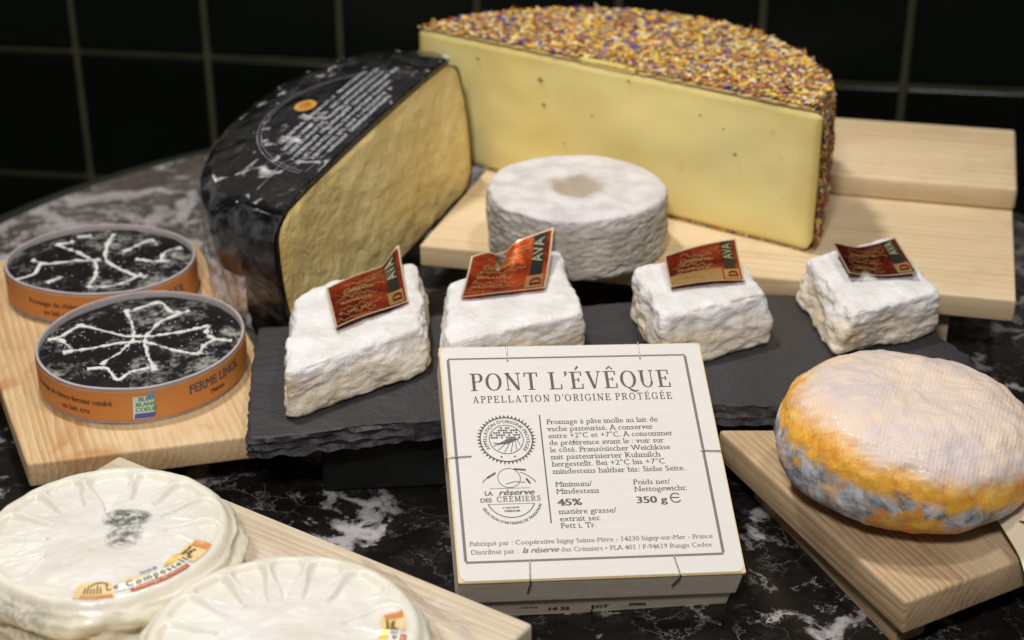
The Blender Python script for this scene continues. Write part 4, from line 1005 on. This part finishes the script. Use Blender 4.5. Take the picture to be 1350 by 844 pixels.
def soft_label(cx, cy, z0, top, a0, a1, rc, label):
    """curved label; a0 start angle (left end of the text), a1 end"""
    am = R((a0 + a1) / 2)
    t = thing('paper_label', label, 'label', (cx + rc * math.cos(am), cy + rc * math.sin(am), z0 + top(rc * math.cos(am), rc * math.sin(am))), 'curved labels on the scalloped cheeses')
    LEN = R(a1 - a0) * rc
    def fn(x, y, l=0):
        a = R(a0) + x / rc; r_ = rc - y; px, py = r_ * math.cos(a), r_ * math.sin(a)
        e = .0006; h = max(top(px, py), top(px * .97, py * .97) - .0012)
        return Vector((cx + px, cy + py, z0 + h + .00035 + .00007 * l))
    def patch(x0, y0, x1, y1, l, m, name, bulge=0, n1=24, n2=6):
        V, F = [], []
        for i in range(n1 + 1):
            s = i / n1; b_ = bulge * math.sin(math.pi * s)
            for j in range(n2 + 1): V.append(fn(x0 + (x1 - x0) * s, (y0 + (y1 + b_ - y0) * j / n2), l))
        for i in range(n1):
            for j in range(n2): a = i * (n2 + 1) + j; F.append((a, a + n2 + 1, a + n2 + 2, a + 1))
        return obj(name, V, F, m, t, True)
    h = .0034
    patch(0, -h, LEN * .24, h * 1.1, 0, m_lab, 'label_end', .0018); patch(LEN * .24, -h * .2, LEN * .80, h * .9, 0, m_lwhite, 'label_ribbon')
    patch(LEN * .78, -h * .7, LEN, h * 1.3, 0, m_lab, 'label_end', .0014)
    patch(LEN * .93, -h * .6, LEN * .995, h * 1.2, 2, m_lor, 'orange_end_panel'); patch(LEN * .62, h * .8, LEN * .84, h * 1.1, 1, m_lgold, 'gold_scallop', .0022)
    patch(LEN * .26, h * .8, LEN * .50, h * .95, 1, m_lab, 'gold_scallop', .0012)
    patch(LEN * .04, -h * .95, LEN * .23, -h * .55, 2, m_lor, 'small_orange_banner')
    patch(LEN * .34, -h * .85, LEN * .74, -h * .30, 2, m_lred, 'red_banner')
    obj('printed_lettering', *text_geo('Le Compostelle', .0027, lambda x, y, l: fn(x, y, 3 + l), (LEN * .19, .0000), serif=.05, bold=.02, offset=-.01, track=.16, width=LEN * .64), m_ink, t)
    obj('banner_lettering', *text_geo('Fromage de chèvre', .0012, lambda x, y, l: fn(x, y, 3 + l), (LEN * .36, -h * .74), serif=.03, bold=.03, width=LEN * .36), m_lab, t)
    parts = [ribbon2d([(LEN * (.06 + .02 * i), -.0012), (LEN * (.06 + .02 * i), .0022 + .001 * math.sin(i * 1.9))], .0005, lambda x, y, l: fn(x, y, 3)) for i in range(6)]
    parts += [text_geo('POIDS NET', .0009, lambda x, y, l: fn(x, y, 3 + l), (LEN * .80, .0032), serif=0, bold=.05), text_geo('250 g', .0013, lambda x, y, l: fn(x, y, 3 + l), (LEN * .82, .0014), serif=0, bold=.06)]
    parts.append(ribbon2d(arc(LEN * .15, .0022, .0032, 10, 170, 12, .0022), .0005, lambda x, y, l: fn(x, y, 3)))
    o_ = obj('printed_lettering', *join(parts), m_brown_ink, t); o_['kind'] = 'stuff'
    obj('farm_name', *text_geo('Ferme de', .0013, lambda x, y, l: fn(x, y, 3 + l), (LEN * .44, .0042), serif=0, shear=.3, bold=.04), new_mat('blue_ink', (.10, .12, .28), .6), t)
    return t
PET1 = [(-2, 10, .45, .90, .0014), (22, 11, .42, .90, .0018), (47, 10, .45, .86, .0022), (72, 12, .42, .86, .0026), (99, 14, .22, .86, .0026), (128, 11, .40, .86, .0024), (152, 10, .42, .86, .0022), (176, 10, .40, .86, .0020), (200, 9, .42, .90, .0016), (222, 9, .5, .88, .0010)]
ms = soft_mat('soft_rind_speckled', [(.0065, .0065, None, .0095, .0060, 1.0, .50), (.0080, -.0030, None, .0068, .0105, 1.0, .56), (-.020, -.041, .017, .011, .008, .8, .62)], .0)
CX1, CY1 = -.1460, .5030
s1, top1 = soft_cheese('cream coloured scalloped soft cheese with a grey smudge in its middle', CX1, CY1, .0455, .0225, ms, 2.2, PET1)
soft_label(CX1, CY1, .0423, top1, -93, -13, .0385, 'curved cream label reading Le Compostelle on the cheese with the grey smudge')
PET2 = [(12, 12, .40, .86, .0012), (48, 12, .42, .88, .0020), (74, 9, .36, .88, .0024), (95, 9, .34, .88, .0024), (116, 9, .36, .88, .0026), (138, 10, .40, .88, .0026), (160, 10, .42, .88, .0024), (184, 10, .45, .88, .0022), (-20, 12, .5, .9, .001)]
ms2 = soft_mat('soft_rind_white', [], 3.1)
CX2, CY2 = -.0745, .4420
s2, top2 = soft_cheese('whiter scalloped soft cheese cut off by the bottom of the photo', CX2, CY2, .0465, .0235, ms2, 5.2, PET2)
soft_label(CX2, CY2, .0423, top2, -63, 17, .0375, 'curved cream label on the right side of the front scalloped cheese')
# loose film edge by the front cheese
V, F = [], []; NU, NV = 44, 20
for i in range(NU + 1):
    s = i / NU; a = R(78 - 110 * s)
    for k in range(NV + 1):
        t_ = k / NV; r_ = .0470 + .024 * t_ * (.35 + .65 * math.sin(math.pi * min(1, s * 1.2)) ** 2); z = .0423 + .0235 * (1 - t_) ** 1.7 * .92 + .0022 * math.sin(a * 14 + t_ * 4) * math.sin(math.pi * t_) + .0012
        V.append((CX2 + r_ * math.cos(a), CY2 + r_ * math.sin(a), max(.0428, z + .0018 * fbm(s * 6, t_ * 2, 0, 1.5, 4, 2))))
for i in range(NU):
    for k in range(NV): a = i * (NV + 1) + k; F.append((a, a + NV + 1, a + NV + 2, a + 1))
obj('plastic_wrap', V, F, m_film_clear, s2, True)

# ------------------------------------------------------------------ square wooden box with printed lid
m_ply = new_mat('thin_poplar_wood', (.72, .62, .50), .6, .3); n = NT(m_ply)
c = n.coord(scale=(1, 6, 6)); a = n.noise(c, 60, 5, .65, .3); b = n.noise(n.coord(scale=(1, 10, 10)), 240, 3, .7)
n.color(n.mix(n.ramp(a, [(.3, 0), (.7, 1)]), n.mix(b, (.56, .45, .34), (.68, .58, .47)), (.76, .68, .58))); n.bump(b, .0003, .5)
m_plyedge = new_mat('plywood_edge', (.70, .53, .27), .6)
m_paper = new_mat('white_label_paper', (.78, .76, .73), .6, .35); n = NT(m_paper)
c = n.coord(scale=(1, 8, 1)); a = n.noise(c, 50, 3, .5); n.color(n.mix(a, (.65, .62, .58), (.71, .685, .645))); n.bump(n.noise(n.coord(scale=(1, 12, 1)), 90, 3), .0002, .4)
S = .112; Hs = S / 2
box = thing('square_cheese_box', 'square thin-wood cheese box leaning on the slate, white lid printed PONT L\'ÉVÊQUE', 'cheese box', (.0300, .5780, .0507), None, (R(25.7315), R(2.5542), R(7.2339)))
def lbox(name, x0, x1, y0, y1, z0, z1, mat, bev=.0005):
    bm = bmesh.new(); bmesh.ops.create_cube(bm, size=1, matrix=Matrix.Translation(((x0 + x1) / 2, (y0 + y1) / 2, (z0 + z1) / 2)) @ Matrix.Diagonal((x1 - x0, y1 - y0, z1 - z0, 1)))
    if bev: bmesh.ops.bevel(bm, geom=bm.edges[:], offset=bev, segments=2, affect='EDGES')
    return obj_bm(name, bm, mat, box, True, 40)
lbox('lid_top', -Hs, Hs, -Hs, Hs, -.0013, 0, m_plyedge, .0003)
LD = -.0165
lbox('lid_side', -Hs + .0006, Hs - .0006, -Hs + .0002, -Hs + .0014, LD, -.0014, m_ply)
lbox('lid_side', -Hs + .0006, Hs - .0006, Hs - .0014, Hs - .0002, LD, -.0014, m_ply)
lbox('lid_side', -Hs + .0002, -Hs + .0014, -Hs + .0016, Hs - .0016, LD, -.0014, m_ply)
lbox('lid_side', Hs - .0014, Hs - .0002, -Hs + .0016, Hs - .0016, LD, -.0014, m_ply)
TI = .0018; TD = -.0312
for nm, a_ in (('tray_side', (-Hs + TI, Hs - TI, -Hs + TI, -Hs + TI + .0012)), ('tray_side', (-Hs + TI, Hs - TI, Hs - TI - .0012, Hs - TI)), ('tray_side', (-Hs + TI, -Hs + TI + .0012, -Hs + TI + .0014, Hs - TI - .0014)), ('tray_side', (Hs - TI - .0012, Hs - TI, -Hs + TI + .0014, Hs - TI - .0014))):
    lbox(nm, *a_, TD, -.0016, m_ply)
lbox('tray_base', -Hs + TI + .0002, Hs - TI - .0002, -Hs + TI + .0002, Hs - TI - .0002, TD - .0012, TD - .0001, m_ply)
# paper label with rounded corners
PW = Hs - .0006; pr_ = .003
pp = []
for (cx_, cy_, a0) in ((PW - pr_, PW - pr_, 0), (-PW + pr_, PW - pr_, 90), (-PW + pr_, -PW + pr_, 180), (PW - pr_, -PW + pr_, 270)):
    pp += arc(cx_, cy_, pr_, a0, a0 + 90, 8)
bm = bmesh.new(); a_ = [bm.verts.new((x, y, .0003)) for x, y in pp]; b_ = [bm.verts.new((x, y, .00002)) for x, y in pp]
bm.faces.new(a_); [bm.faces.new((b_[i], b_[(i + 1) % len(pp)], a_[(i + 1) % len(pp)], a_[i])) for i in range(len(pp))]
lab = obj_bm('paper_label', bm, m_paper, box)
PZ = .00034
def lf(x, y, l=1): return Vector((x, y, PZ + .000018 * l))
def lprint(name, geo, mat=m_ink): return obj(name, *geo, mat, lab, off=(0, 0, 0))
mm = .001
fx0, fx1, fy0, fy1 = -52.6 * mm, 48.4 * mm, -47.4 * mm, 49.4 * mm
def rect_line(x0, y0, x1, y1, wd): return ribbon2d([(x0, y0), (x1, y1)], wd, lf)
lprint('printed_frame', join([rect_line(fx0, fy0, fx1, fy0, 1.0 * mm), rect_line(fx0, fy1, fx1, fy1, .8 * mm), ribbon2d([(fx0, fy0 + .5 * mm), (fx0, fy1 - .4 * mm)], 1.2 * mm, lf), ribbon2d([(fx1, fy0 + .5 * mm), (fx1, fy1 - .4 * mm)], 1.2 * mm, lf)]), m_ink_grey)
# --- engraved roman capitals for the headings (thick and thin strokes, slab serifs)
def cap_geo(s, x0, x1, yb, h, fn, sw=.17, th=.055, gap=.16):
    """builds roman capitals as strokes; unit cap height 1"""
    GW = dict(P=.68, O=.92, N=.92, T=.82, L=.74, E=.76, V=.86, Q=.92, U=.88, A=.88, I=.36, D=.88, R=.82, G=.90, C=.84, M=1.06, S=.62, F=.72)
    base = {'É': 'E', 'Ê': 'E', 'È': 'E'}
    def ell(cx, cy, rx, ry, a0, a1, thick, thin, n_=22):
        pts_ = arc(0, 0, 1, a0, a1, n_); P = [(cx + rx * p[0], cy + ry * p[1]) for p in pts_]
        return ('L', P, [thin + (thick - thin) * abs(p[0]) ** 1.6 for p in pts_])
    def stem(x, y0=0, y1=1, w_=sw, s0=True, s1=True):
        o_ = [('L', [(x, y0), (x, y1)], w_)]; e = .11
        if s0: o_.append(('L', [(x - w_ / 2 - e, y0 + th / 2), (x + w_ / 2 + e, y0 + th / 2)], th))
        if s1: o_.append(('L', [(x - w_ / 2 - e, y1 - th / 2), (x + w_ / 2 + e, y1 - th / 2)], th))
        return o_
    def bar(xa, xb, y): return [('L', [(xa, y), (xb, y)], th)]
    def tick(x, ya, yb_): return [('L', [(x, ya), (x, yb_)], th * 1.5)]
    def G(c):
        w_ = GW[c]; o_ = []
        l = .19
        if c == 'P': o_ = stem(l) + [('L', [(l, 1 - th / 2), (.42, 1 - th / 2)], th), ell(.42, .745, .20, .23, 90, -90, sw, th), ('L', [(.42, .515), (l, .515)], th)]
        if c == 'R': o_ = stem(l) + [('L', [(l, 1 - th / 2), (.44, 1 - th / 2)], th), ell(.44, .76, .20, .21, 90, -90, sw, th), ('L', [(.44, .55), (l, .55)], th), ('L', [(.42, .54), (.62, .20), (.70, .06), (.80, .03)], [sw * .8, sw, sw * .8, th])]
        if c == 'D': o_ = stem(l) + [('L', [(l, 1 - th / 2), (.40, 1 - th / 2)], th), ell(.40, .5, .36, .473, 90, -90, sw, th), ('L', [(.40, th / 2), (l, th / 2)], th)]
        if c in 'OQ': o_ = [ell(w_ / 2, .5, .36, .48, 0, 360, sw, th, 40)]
        if c == 'Q': o_ += [('L', [(.40, .02), (.58, -.14), (.78, -.22), (.96, -.14)], [th, sw * .7, sw * .6, th * .6])]
        if c == 'C': o_ = [ell(w_ / 2 + .02, .5, .36, .48, 48, 312, sw, th, 36)] + tick(.73, .66, .98) + tick(.73, .03, .22)
        if c == 'G': o_ = [ell(w_ / 2, .5, .36, .48, 48, 320, sw, th, 36)] + tick(.74, .66, .98) + stem(.74, .05, .44, sw * .85, False, True)
        if c == 'N': o_ = stem(.18, w_=th * 1.3) + stem(.76, w_=th * 1.3, s0=False) + [('L', [(.14, 1), (.76, .02)], sw)]
        if c == 'M': o_ = stem(.16, w_=th * 1.3) + stem(.88, w_=sw) + [('L', [(.16, 1), (.52, .08)], sw), ('L', [(.52, .08), (.86, 1)], th)]
        if c == 'T': o_ = stem(.41, s1=False) + bar(.05, .77, 1 - th / 2) + tick(.07, .76, 1) + tick(.75, .76, 1)
        if c == 'L': o_ = stem(l) + bar(l, .68, th / 2) + tick(.68, 0, .27)
        if c == 'E': o_ = stem(l) + bar(l, .66, th / 2) + tick(.68, 0, .27) + bar(l, .62, 1 - th / 2) + tick(.64, .75, 1) + bar(l, .48, .52) + tick(.49, .41, .63)
        if c == 'F': o_ = stem(l) + bar(l, .62, 1 - th / 2) + tick(.64, .75, 1) + bar(l, .48, .52) + tick(.49, .41, .63)
        if c == 'I': o_ = stem(.18)
        if c == 'A': o_ = [('L', [(.13, 0), (.43, .98)], th * 1.2), ('L', [(.42, 1), (.73, 0)], sw)] + bar(.22, .62, .32) + bar(.02, .28, th / 2) + bar(.56, .88, th / 2)
        if c == 'V': o_ = [('L', [(.14, 1), (.44, .0)], sw), ('L', [(.44, .0), (.74, 1)], th * 1.2)] + bar(.00, .30, 1 - th / 2) + bar(.62, .86, 1 - th / 2)
        if c == 'U': o_ = [('L', [(.19, 1), (.19, .34)], sw), ('L', [(.70, 1), (.70, .34)], th * 1.3), ell(.445, .34, .255, .32, 180, 360, sw * .75, th)] + bar(.02, .36, 1 - th / 2) + bar(.58, .84, 1 - th / 2)
        if c == 'S': o_ = [('L', smoothS, [th + (sw - th) * math.sin(math.pi * i / (len(smoothS) - 1)) ** 2 for i in range(len(smoothS))])] + tick(.52, .70, .98) + tick(.08, .02, .30)
        return w_, o_
    x = 0; ops = []
    for ch in s:
        if ch == ' ': x += .42; continue
        if ch in "'’":
            ops.append((x, [('L', [(.10, 1.02), (.12, .88), (.04, .72)], [sw, sw * .8, th * .6])])); x += .24 + gap * .5; continue
        b_ = base.get(ch, ch); w_, o_ = G(b_)
        if ch == 'É': o_ = o_ + [('L', [(.34, 1.10), (.52, 1.30)], [th, sw * .8])]
        if ch == 'È': o_ = o_ + [('L', [(.46, 1.10), (.30, 1.28)], [th, sw * .8])]
        if ch == 'Ê': o_ = o_ + [('L', [(.22, 1.10), (.38, 1.27), (.54, 1.10)], th * 1.6)]
        ops.append((x, o_)); x += w_ + gap
    tot = x - gap; kx = (x1 - x0) / tot; parts = []
    for x, o_ in ops:
        for i, (_, P, wd) in enumerate(o_):
            # stroke in unit space, then non-uniform scale through fn
            parts.append(ribbon2d([((x + p[0]), p[1]) for p in P], wd, lambda a, b, l: fn(x0 + a * kx, yb + b * h, l), 1 + i % 5))
    return join(parts)
smoothS = [(p.x, p.y) for p in smooth_line([(.52, .80, 0), (.40, .96, 0), (.18, .92, 0), (.12, .72, 0), (.30, .55, 0), (.50, .40, 0), (.52, .18, 0), (.36, .03, 0), (.14, .08, 0), (.08, .22, 0)], 4)]
lprint('printed_title', cap_geo("PONT L'ÉVÊQUE", -44.2 * mm, 40.3 * mm, 32.9 * mm, 8.8 * mm, lf, .165, .05, .13))
lprint('printed_subtitle', cap_geo("APPELLATION D'ORIGINE PROTÉGÉE", -43.9 * mm, 39.6 * mm, 26.8 * mm, 3.4 * mm, lf, .17, .075, .24))
# body text
body = [('Fromage à pâte molle au lait de', 17.1, 46.4), ('vache pasteurisé. A conserver', 13.6, 43.9), ('entre +2°C et +7°C. A consommer', 10.2, 51.6), ('de préférence avant le : voir sur', 6.8, 47.4),
        ('le côté. Französischer Weichkäse', 3.4, 49.6), ('mit pasteurisierter Kuhmilch', 0.0, 45.0), ('hergestellt. Bei +2°C bis +7°C', -3.4, 46.4), ('mindestens haltbar bis: Siehe Seite.', -6.9, 54.2)]
kw = dict(serif=.085, bold=.02, offset=-.012)
lprint('printed_paragraph', join([text_geo(s_, 2.55 * mm, lf, (-14.6 * mm, (y_ - 1.6) * mm), width=w_ * mm, **kw) for s_, y_, w_ in body]))
lprint('printed_small_text', join([text_geo('Minimum/', 2.5 * mm, lf, (-14.3 * mm, -14.6 * mm), width=14.8 * mm, **kw), text_geo('Mindestens', 2.5 * mm, lf, (-14.3 * mm, -17.9 * mm), width=17.4 * mm, **kw),
    text_geo('45%', 3.1 * mm, lf, (-14.3 * mm, -23.3 * mm), width=9.8 * mm, serif=.07, bold=.035), text_geo('matière grasse/', 2.5 * mm, lf, (-14.3 * mm, -27.2 * mm), width=23.0 * mm, **kw),
    text_geo('extrait sec', 2.5 * mm, lf, (-14.3 * mm, -30.5 * mm), width=16.2 * mm, **kw), text_geo('Fett i. Tr.', 2.5 * mm, lf, (-14.3 * mm, -33.6 * mm), width=14.4 * mm, **kw),
    text_geo('Poids net/', 2.5 * mm, lf, (17.2 * mm, -14.6 * mm), width=15.2 * mm, **kw), text_geo('Nettogewicht:', 2.5 * mm, lf, (17.2 * mm, -17.9 * mm), width=21.6 * mm, **kw),
    text_geo('350 g', 3.1 * mm, lf, (17.2 * mm, -23.3 * mm), width=12.6 * mm, serif=.07, bold=.035),
    ribbon2d(arc(33.4 * mm, -21.3 * mm, 2.1 * mm, 40, 330, 20), .55 * mm, lf), ribbon2d([(31.4 * mm, -21.2 * mm), (35.0 * mm, -21.2 * mm)], .5 * mm, lf, 2)]))
lprint('printed_address', join([text_geo('Fabriqué par : Coopérative Isigny Sainte-Mère - 14230 Isigny-sur-Mer - France', 2.05 * mm, lf, (-50.6 * mm, -40.2 * mm), width=96.0 * mm, **kw),
    text_geo('Distribué par :', 2.05 * mm, lf, (-50.4 * mm, -44.0 * mm), width=18.6 * mm, **kw), text_geo('la réserve', 2.5 * mm, lf, (-30.6 * mm, -44.0 * mm), width=14.2 * mm, serif=0, shear=.45, bold=.03),
    text_geo('des Crémiers • PLA 401 / F-94619 Rungis Cedex', 2.05 * mm, lf, (-15.4 * mm, -44.0 * mm), width=59.8 * mm, **kw)]), m_ink_grey)
lprint('printed_divider', ribbon2d([(-17.1 * mm, 20.2 * mm), (-17.8 * mm, -31.2 * mm)], .55 * mm, lf))
# toothed seal
sx, sy = -31.8 * mm, 8.6 * mm; parts = [ribbon2d(arc(sx, sy, 10.6 * mm, 0, 360, 72)[:-1], .5 * mm, lf, 1, True), ribbon2d(arc(sx, sy, 6.9 * mm, 0, 360, 60)[:-1], .35 * mm, lf, 1, True)]
for i in range(44):
    a = 2 * math.pi * i / 44; d_ = .055
    parts.append(([lf(sx + 10.7 * mm * math.cos(a - d_), sy + 10.7 * mm * math.sin(a - d_), 2), lf(sx + 10.7 * mm * math.cos(a + d_), sy + 10.7 * mm * math.sin(a + d_), 2), lf(sx + 12.2 * mm * math.cos(a), sy + 12.2 * mm * math.sin(a), 2)], [(0, 1, 2)]))
def arcfn(cx_, cy_, r_, amid, sgn=-1):
    def fn(x, y, l):
        a = R(amid) + sgn * x / r_; rr = r_ + y * (1 if sgn < 0 else -1); return lf(cx_ + rr * math.cos(a), cy_ + rr * math.sin(a), l)
    return fn
parts.append(text_geo("APPELLATION D'ORIGINE PROTÉGÉE", 1.45 * mm, arcfn(sx, sy, 8.0 * mm, 90), (0, 0), 'C', width=35.5 * mm, serif=0, bold=.02))
for a in (-72, -108): parts.append(ribbon2d(arc(sx + 8.7 * mm * math.cos(R(a)), sy + 8.7 * mm * math.sin(R(a)), .25 * mm, 0, 360, 8)[:-1], .4 * mm, lf, 1, True))
# field rows and stars inside
for k in range(7):
    x0_ = (-5.6 + k * .9) * mm; parts.append(ribbon2d([(sx + x0_, sy - (1.0 + .15 * k) * mm - .0003), (sx + x0_ + 2.0 * mm, sy - (2.6 - .2 * k) * mm), (sx + min(5.6 * mm, x0_ + 6.0 * mm), sy + (.2 + .05 * k) * mm)], .28 * mm, lf, 2))
for k in range(6): a = -150 + k * 24; parts.append(ribbon2d([(sx + 6.4 * mm * math.cos(R(a)), sy + 6.4 * mm * math.sin(R(a))), (sx + (1.5 + k * .5) * mm, sy + .5 * mm)], .3 * mm, lf, 3))
for k in range(44):
    x_ = -5.8 * mm + (k * 7 % 12) * 1.02 * mm; y_ = .9 * mm + (k // 9) * 1.15 * mm
    if math.hypot(x_, y_) < 6.2 * mm: parts.append(ribbon2d([(sx + x_ - .42 * mm, sy + y_), (sx + x_ + .42 * mm, sy + y_ + .1 * mm)], .75 * mm, lf, 3))
lprint('printed_seal', join(parts))
# dairy logo: two horns over a circle, wording, lower arcs
lx, ly = -32.6 * mm, -16.8 * mm; P_ = []
P_ += [ribbon2d(arc(lx + .2 * mm, ly + 7.0 * mm, 4.5 * mm, 0, 360, 40)[:-1], .3 * mm, lf, 1, True), ribbon2d(arc(lx, ly - .5 * mm, 12.2 * mm, 28, 66, 12, 11 * mm), .35 * mm, lf), ribbon2d(arc(lx, ly - .5 * mm, 12.2 * mm, 150, 128, 10, 11 * mm), .35 * mm, lf)]
P_ += [ribbon2d([(lx - 8.6 * mm, ly + 7.2 * mm), (lx - 5.0 * mm, ly + 9.6 * mm)], .9 * mm, lf), ribbon2d([(lx + 2.4 * mm, ly + 11.2 * mm), (lx + 7.2 * mm, ly + 10.6 * mm)], .9 * mm, lf), ribbon2d([(lx - 1.4 * mm, ly + 4.2 * mm), (lx + 2 * mm, ly + 5.2 * mm), (lx + 6.6 * mm, ly + 4.8 * mm)], .35 * mm, lf), ribbon2d([(lx + 7 * mm, ly + 6.6 * mm), (lx + 8.4 * mm, ly + 4.2 * mm)], .9 * mm, lf)]
P_ += [rect_line(lx - 8 * mm, ly + 2.2 * mm, lx + 8 * mm, ly + 2.2 * mm, .2 * mm), rect_line(lx - 9 * mm, ly - 5.0 * mm, lx + 9 * mm, ly - 5.0 * mm, .22 * mm)]
P_ += [text_geo('LA', 1.9 * mm, lf, (lx - 10.2 * mm, ly - .9 * mm), serif=.05, bold=.03), text_geo('réserve', 2.6 * mm, lf, (lx - 4.8 * mm, ly - .9 * mm), width=14.2 * mm, serif=0, shear=.4, bold=.03),
       text_geo('DES', 1.9 * mm, lf, (lx - 12.2 * mm, ly - 4.0 * mm), serif=.05, bold=.03), cap_geo('CRÉMIERS', lx - 5.6 * mm, lx + 11.8 * mm, ly - 4.0 * mm, 2.5 * mm, lf, .17, .08, .2)]
P_ += [ ribbon2d(arc(lx, ly - 2.2 * mm, 9.6 * mm, 197, 343, 30, 9.0 * mm), .4 * mm, lf)]
P_ += ticks(lx - 3.5 * mm, ly - 7.0 * mm, 7 * mm, .6 * mm, lf, 4) + ticks(lx - 3 * mm, ly - 8.6 * mm, 6 * mm, .8 * mm, lf, 5)
P_.append(text_geo('SÉLECTION D’ARTISANS DE TRADITION'.replace('’', "'"), 1.15 * mm, arcfn(lx, ly - 1.6 * mm, 12.4 * mm, 270, 1), (0, -.3 * mm), 'C', width=30 * mm, serif=0, bold=.04))
lprint('printed_logo', join(P_))
# staples
def staple(pts_): 
    V, F = tube(smooth_line([tuple(c * mm for c in p_) for p_ in pts_], 4), .00028, 6); obj('staple', V, F, m_metal, box, True, off=(0, 0, 0))
hz_ = .62
for x in (-27.5, 29.0): staple([(x - .2, 47.9, .35), (x - .1, 48.4, hz_), (x, 55.6, hz_), (x, 56.5, .2), (x, 56.5, -8)])
staple([(-28.1, -47.6, .35), (-28.0, -48.0, hz_ + .25), (-28.6, -55.2, hz_ + .2), (-28.5, -56.4, -.4), (-28.6, -56.3, -5), (-28.8, -56.2, -8.6), (-28.8, -55.4, -8.8)])
staple([(28.6, -47.4, .35), (28.5, -47.8, hz_ + .25), (29.6, -55.2, hz_ + .3), (29.6, -56.5, -.4), (28.6, -56.3, -5), (27.9, -56.2, -7.6), (27.9, -55.4, -7.8)])
staple([(-47.0, .8, .35), (-47.4, .8, hz_), (-55.4, .4, hz_ + .1), (-56.6, .2, -.4), (-56.4, -1.2, -6.5), (-55.6, -1.2, -6.7)])
staple([(47.6, .6, .35), (48.0, .6, hz_), (55.6, .1, hz_ + .1), (56.5, 0, -.4), (56.3, -.6, -6.5), (55.6, -.6, -6.7)])
staple([(-.6, -54.1, -24.5), (-.6, -54.25, -24.6), (-.9, -54.3, -30.2), (-.9, -53.9, -30.6)])
fs = -Hs + TI - .0002
def ff(x, y, l): return Vector((x, fs - .00003 * l, y))
obj('date_stamp', *join([text_geo('14 32', 2.3 * mm, ff, (-19 * mm, -27.0 * mm), serif=.04, bold=.05, xs=1.2), text_geo('LOT', 2.3 * mm, ff, (-1.5 * mm, -26.6 * mm), serif=.04, bold=.05, xs=1.1), text_geo('50886', 1.8 * mm, ff, (13.5 * mm, -25.6 * mm), serif=.04, bold=.04, xs=1.1), *ticks(-31 * mm, -24.6 * mm, 9 * mm, .9 * mm, ff, 8)]), m_brown_ink, box, off=(0, 0, 0))

# ------------------------------------------------------------------ beige card beside the orange cheese
m_card = new_mat('beige_card', (.72, .61, .44), .55); n = NT(m_card); n.color(n.mix(n.noise(n.coord(), 40, 3), (.68, .57, .40), (.76, .66, .49)))
cdt = thing('price_card', 'beige card with a curved edge leaning on the board at the right margin', 'card', (.205, .530, .033))
V, F = [], []; NU = 30
edge_ = smooth_line([(.1895, .5535, .0395), (.1915, .5430, .0375), (.1935, .5310, .0355), (.1935, .5200, .0335), (.1925, .5060, .0318)], 6)
far = smooth_line([(.2150, .5700, .0430), (.2250, .5560, .0400), (.2300, .5400, .0375), (.2320, .5200, .0350), (.2330, .5000, .0330)], 6)
for a_, b_ in zip(edge_, far): V += [tuple(a_), tuple(b_), tuple(a_ - Vector((0, 0, .0006))), tuple(b_ - Vector((0, 0, .0006)))]
for i in range(len(edge_) - 1):
    k = i * 4; F += [(k, k + 1, k + 5, k + 4), (k + 2, k + 6, k + 7, k + 3), (k, k + 4, k + 6, k + 2), (k + 1, k + 3, k + 7, k + 5)]
obj('card_sheet', V, F, m_card, cdt, True, 40)
def cf(x, y, l): return Vector((.1965 + x, .5330 + y, .0363 + y * .17 + .0003 + .00006 * l))
obj('printed_mark', *join([ribbon2d(arc(.0012, -.0090, .0016, 0, 360, 16)[:-1], .0004, cf, 1, True)]), m_ink_grey, cdt)
obj('dark_mark', *ribbon2d([(.0015, .0150), (.0040, .0138), (.0065, .0150)], [.0006, .0018, .0008], cf, 1), m_brown_ink, cdt)
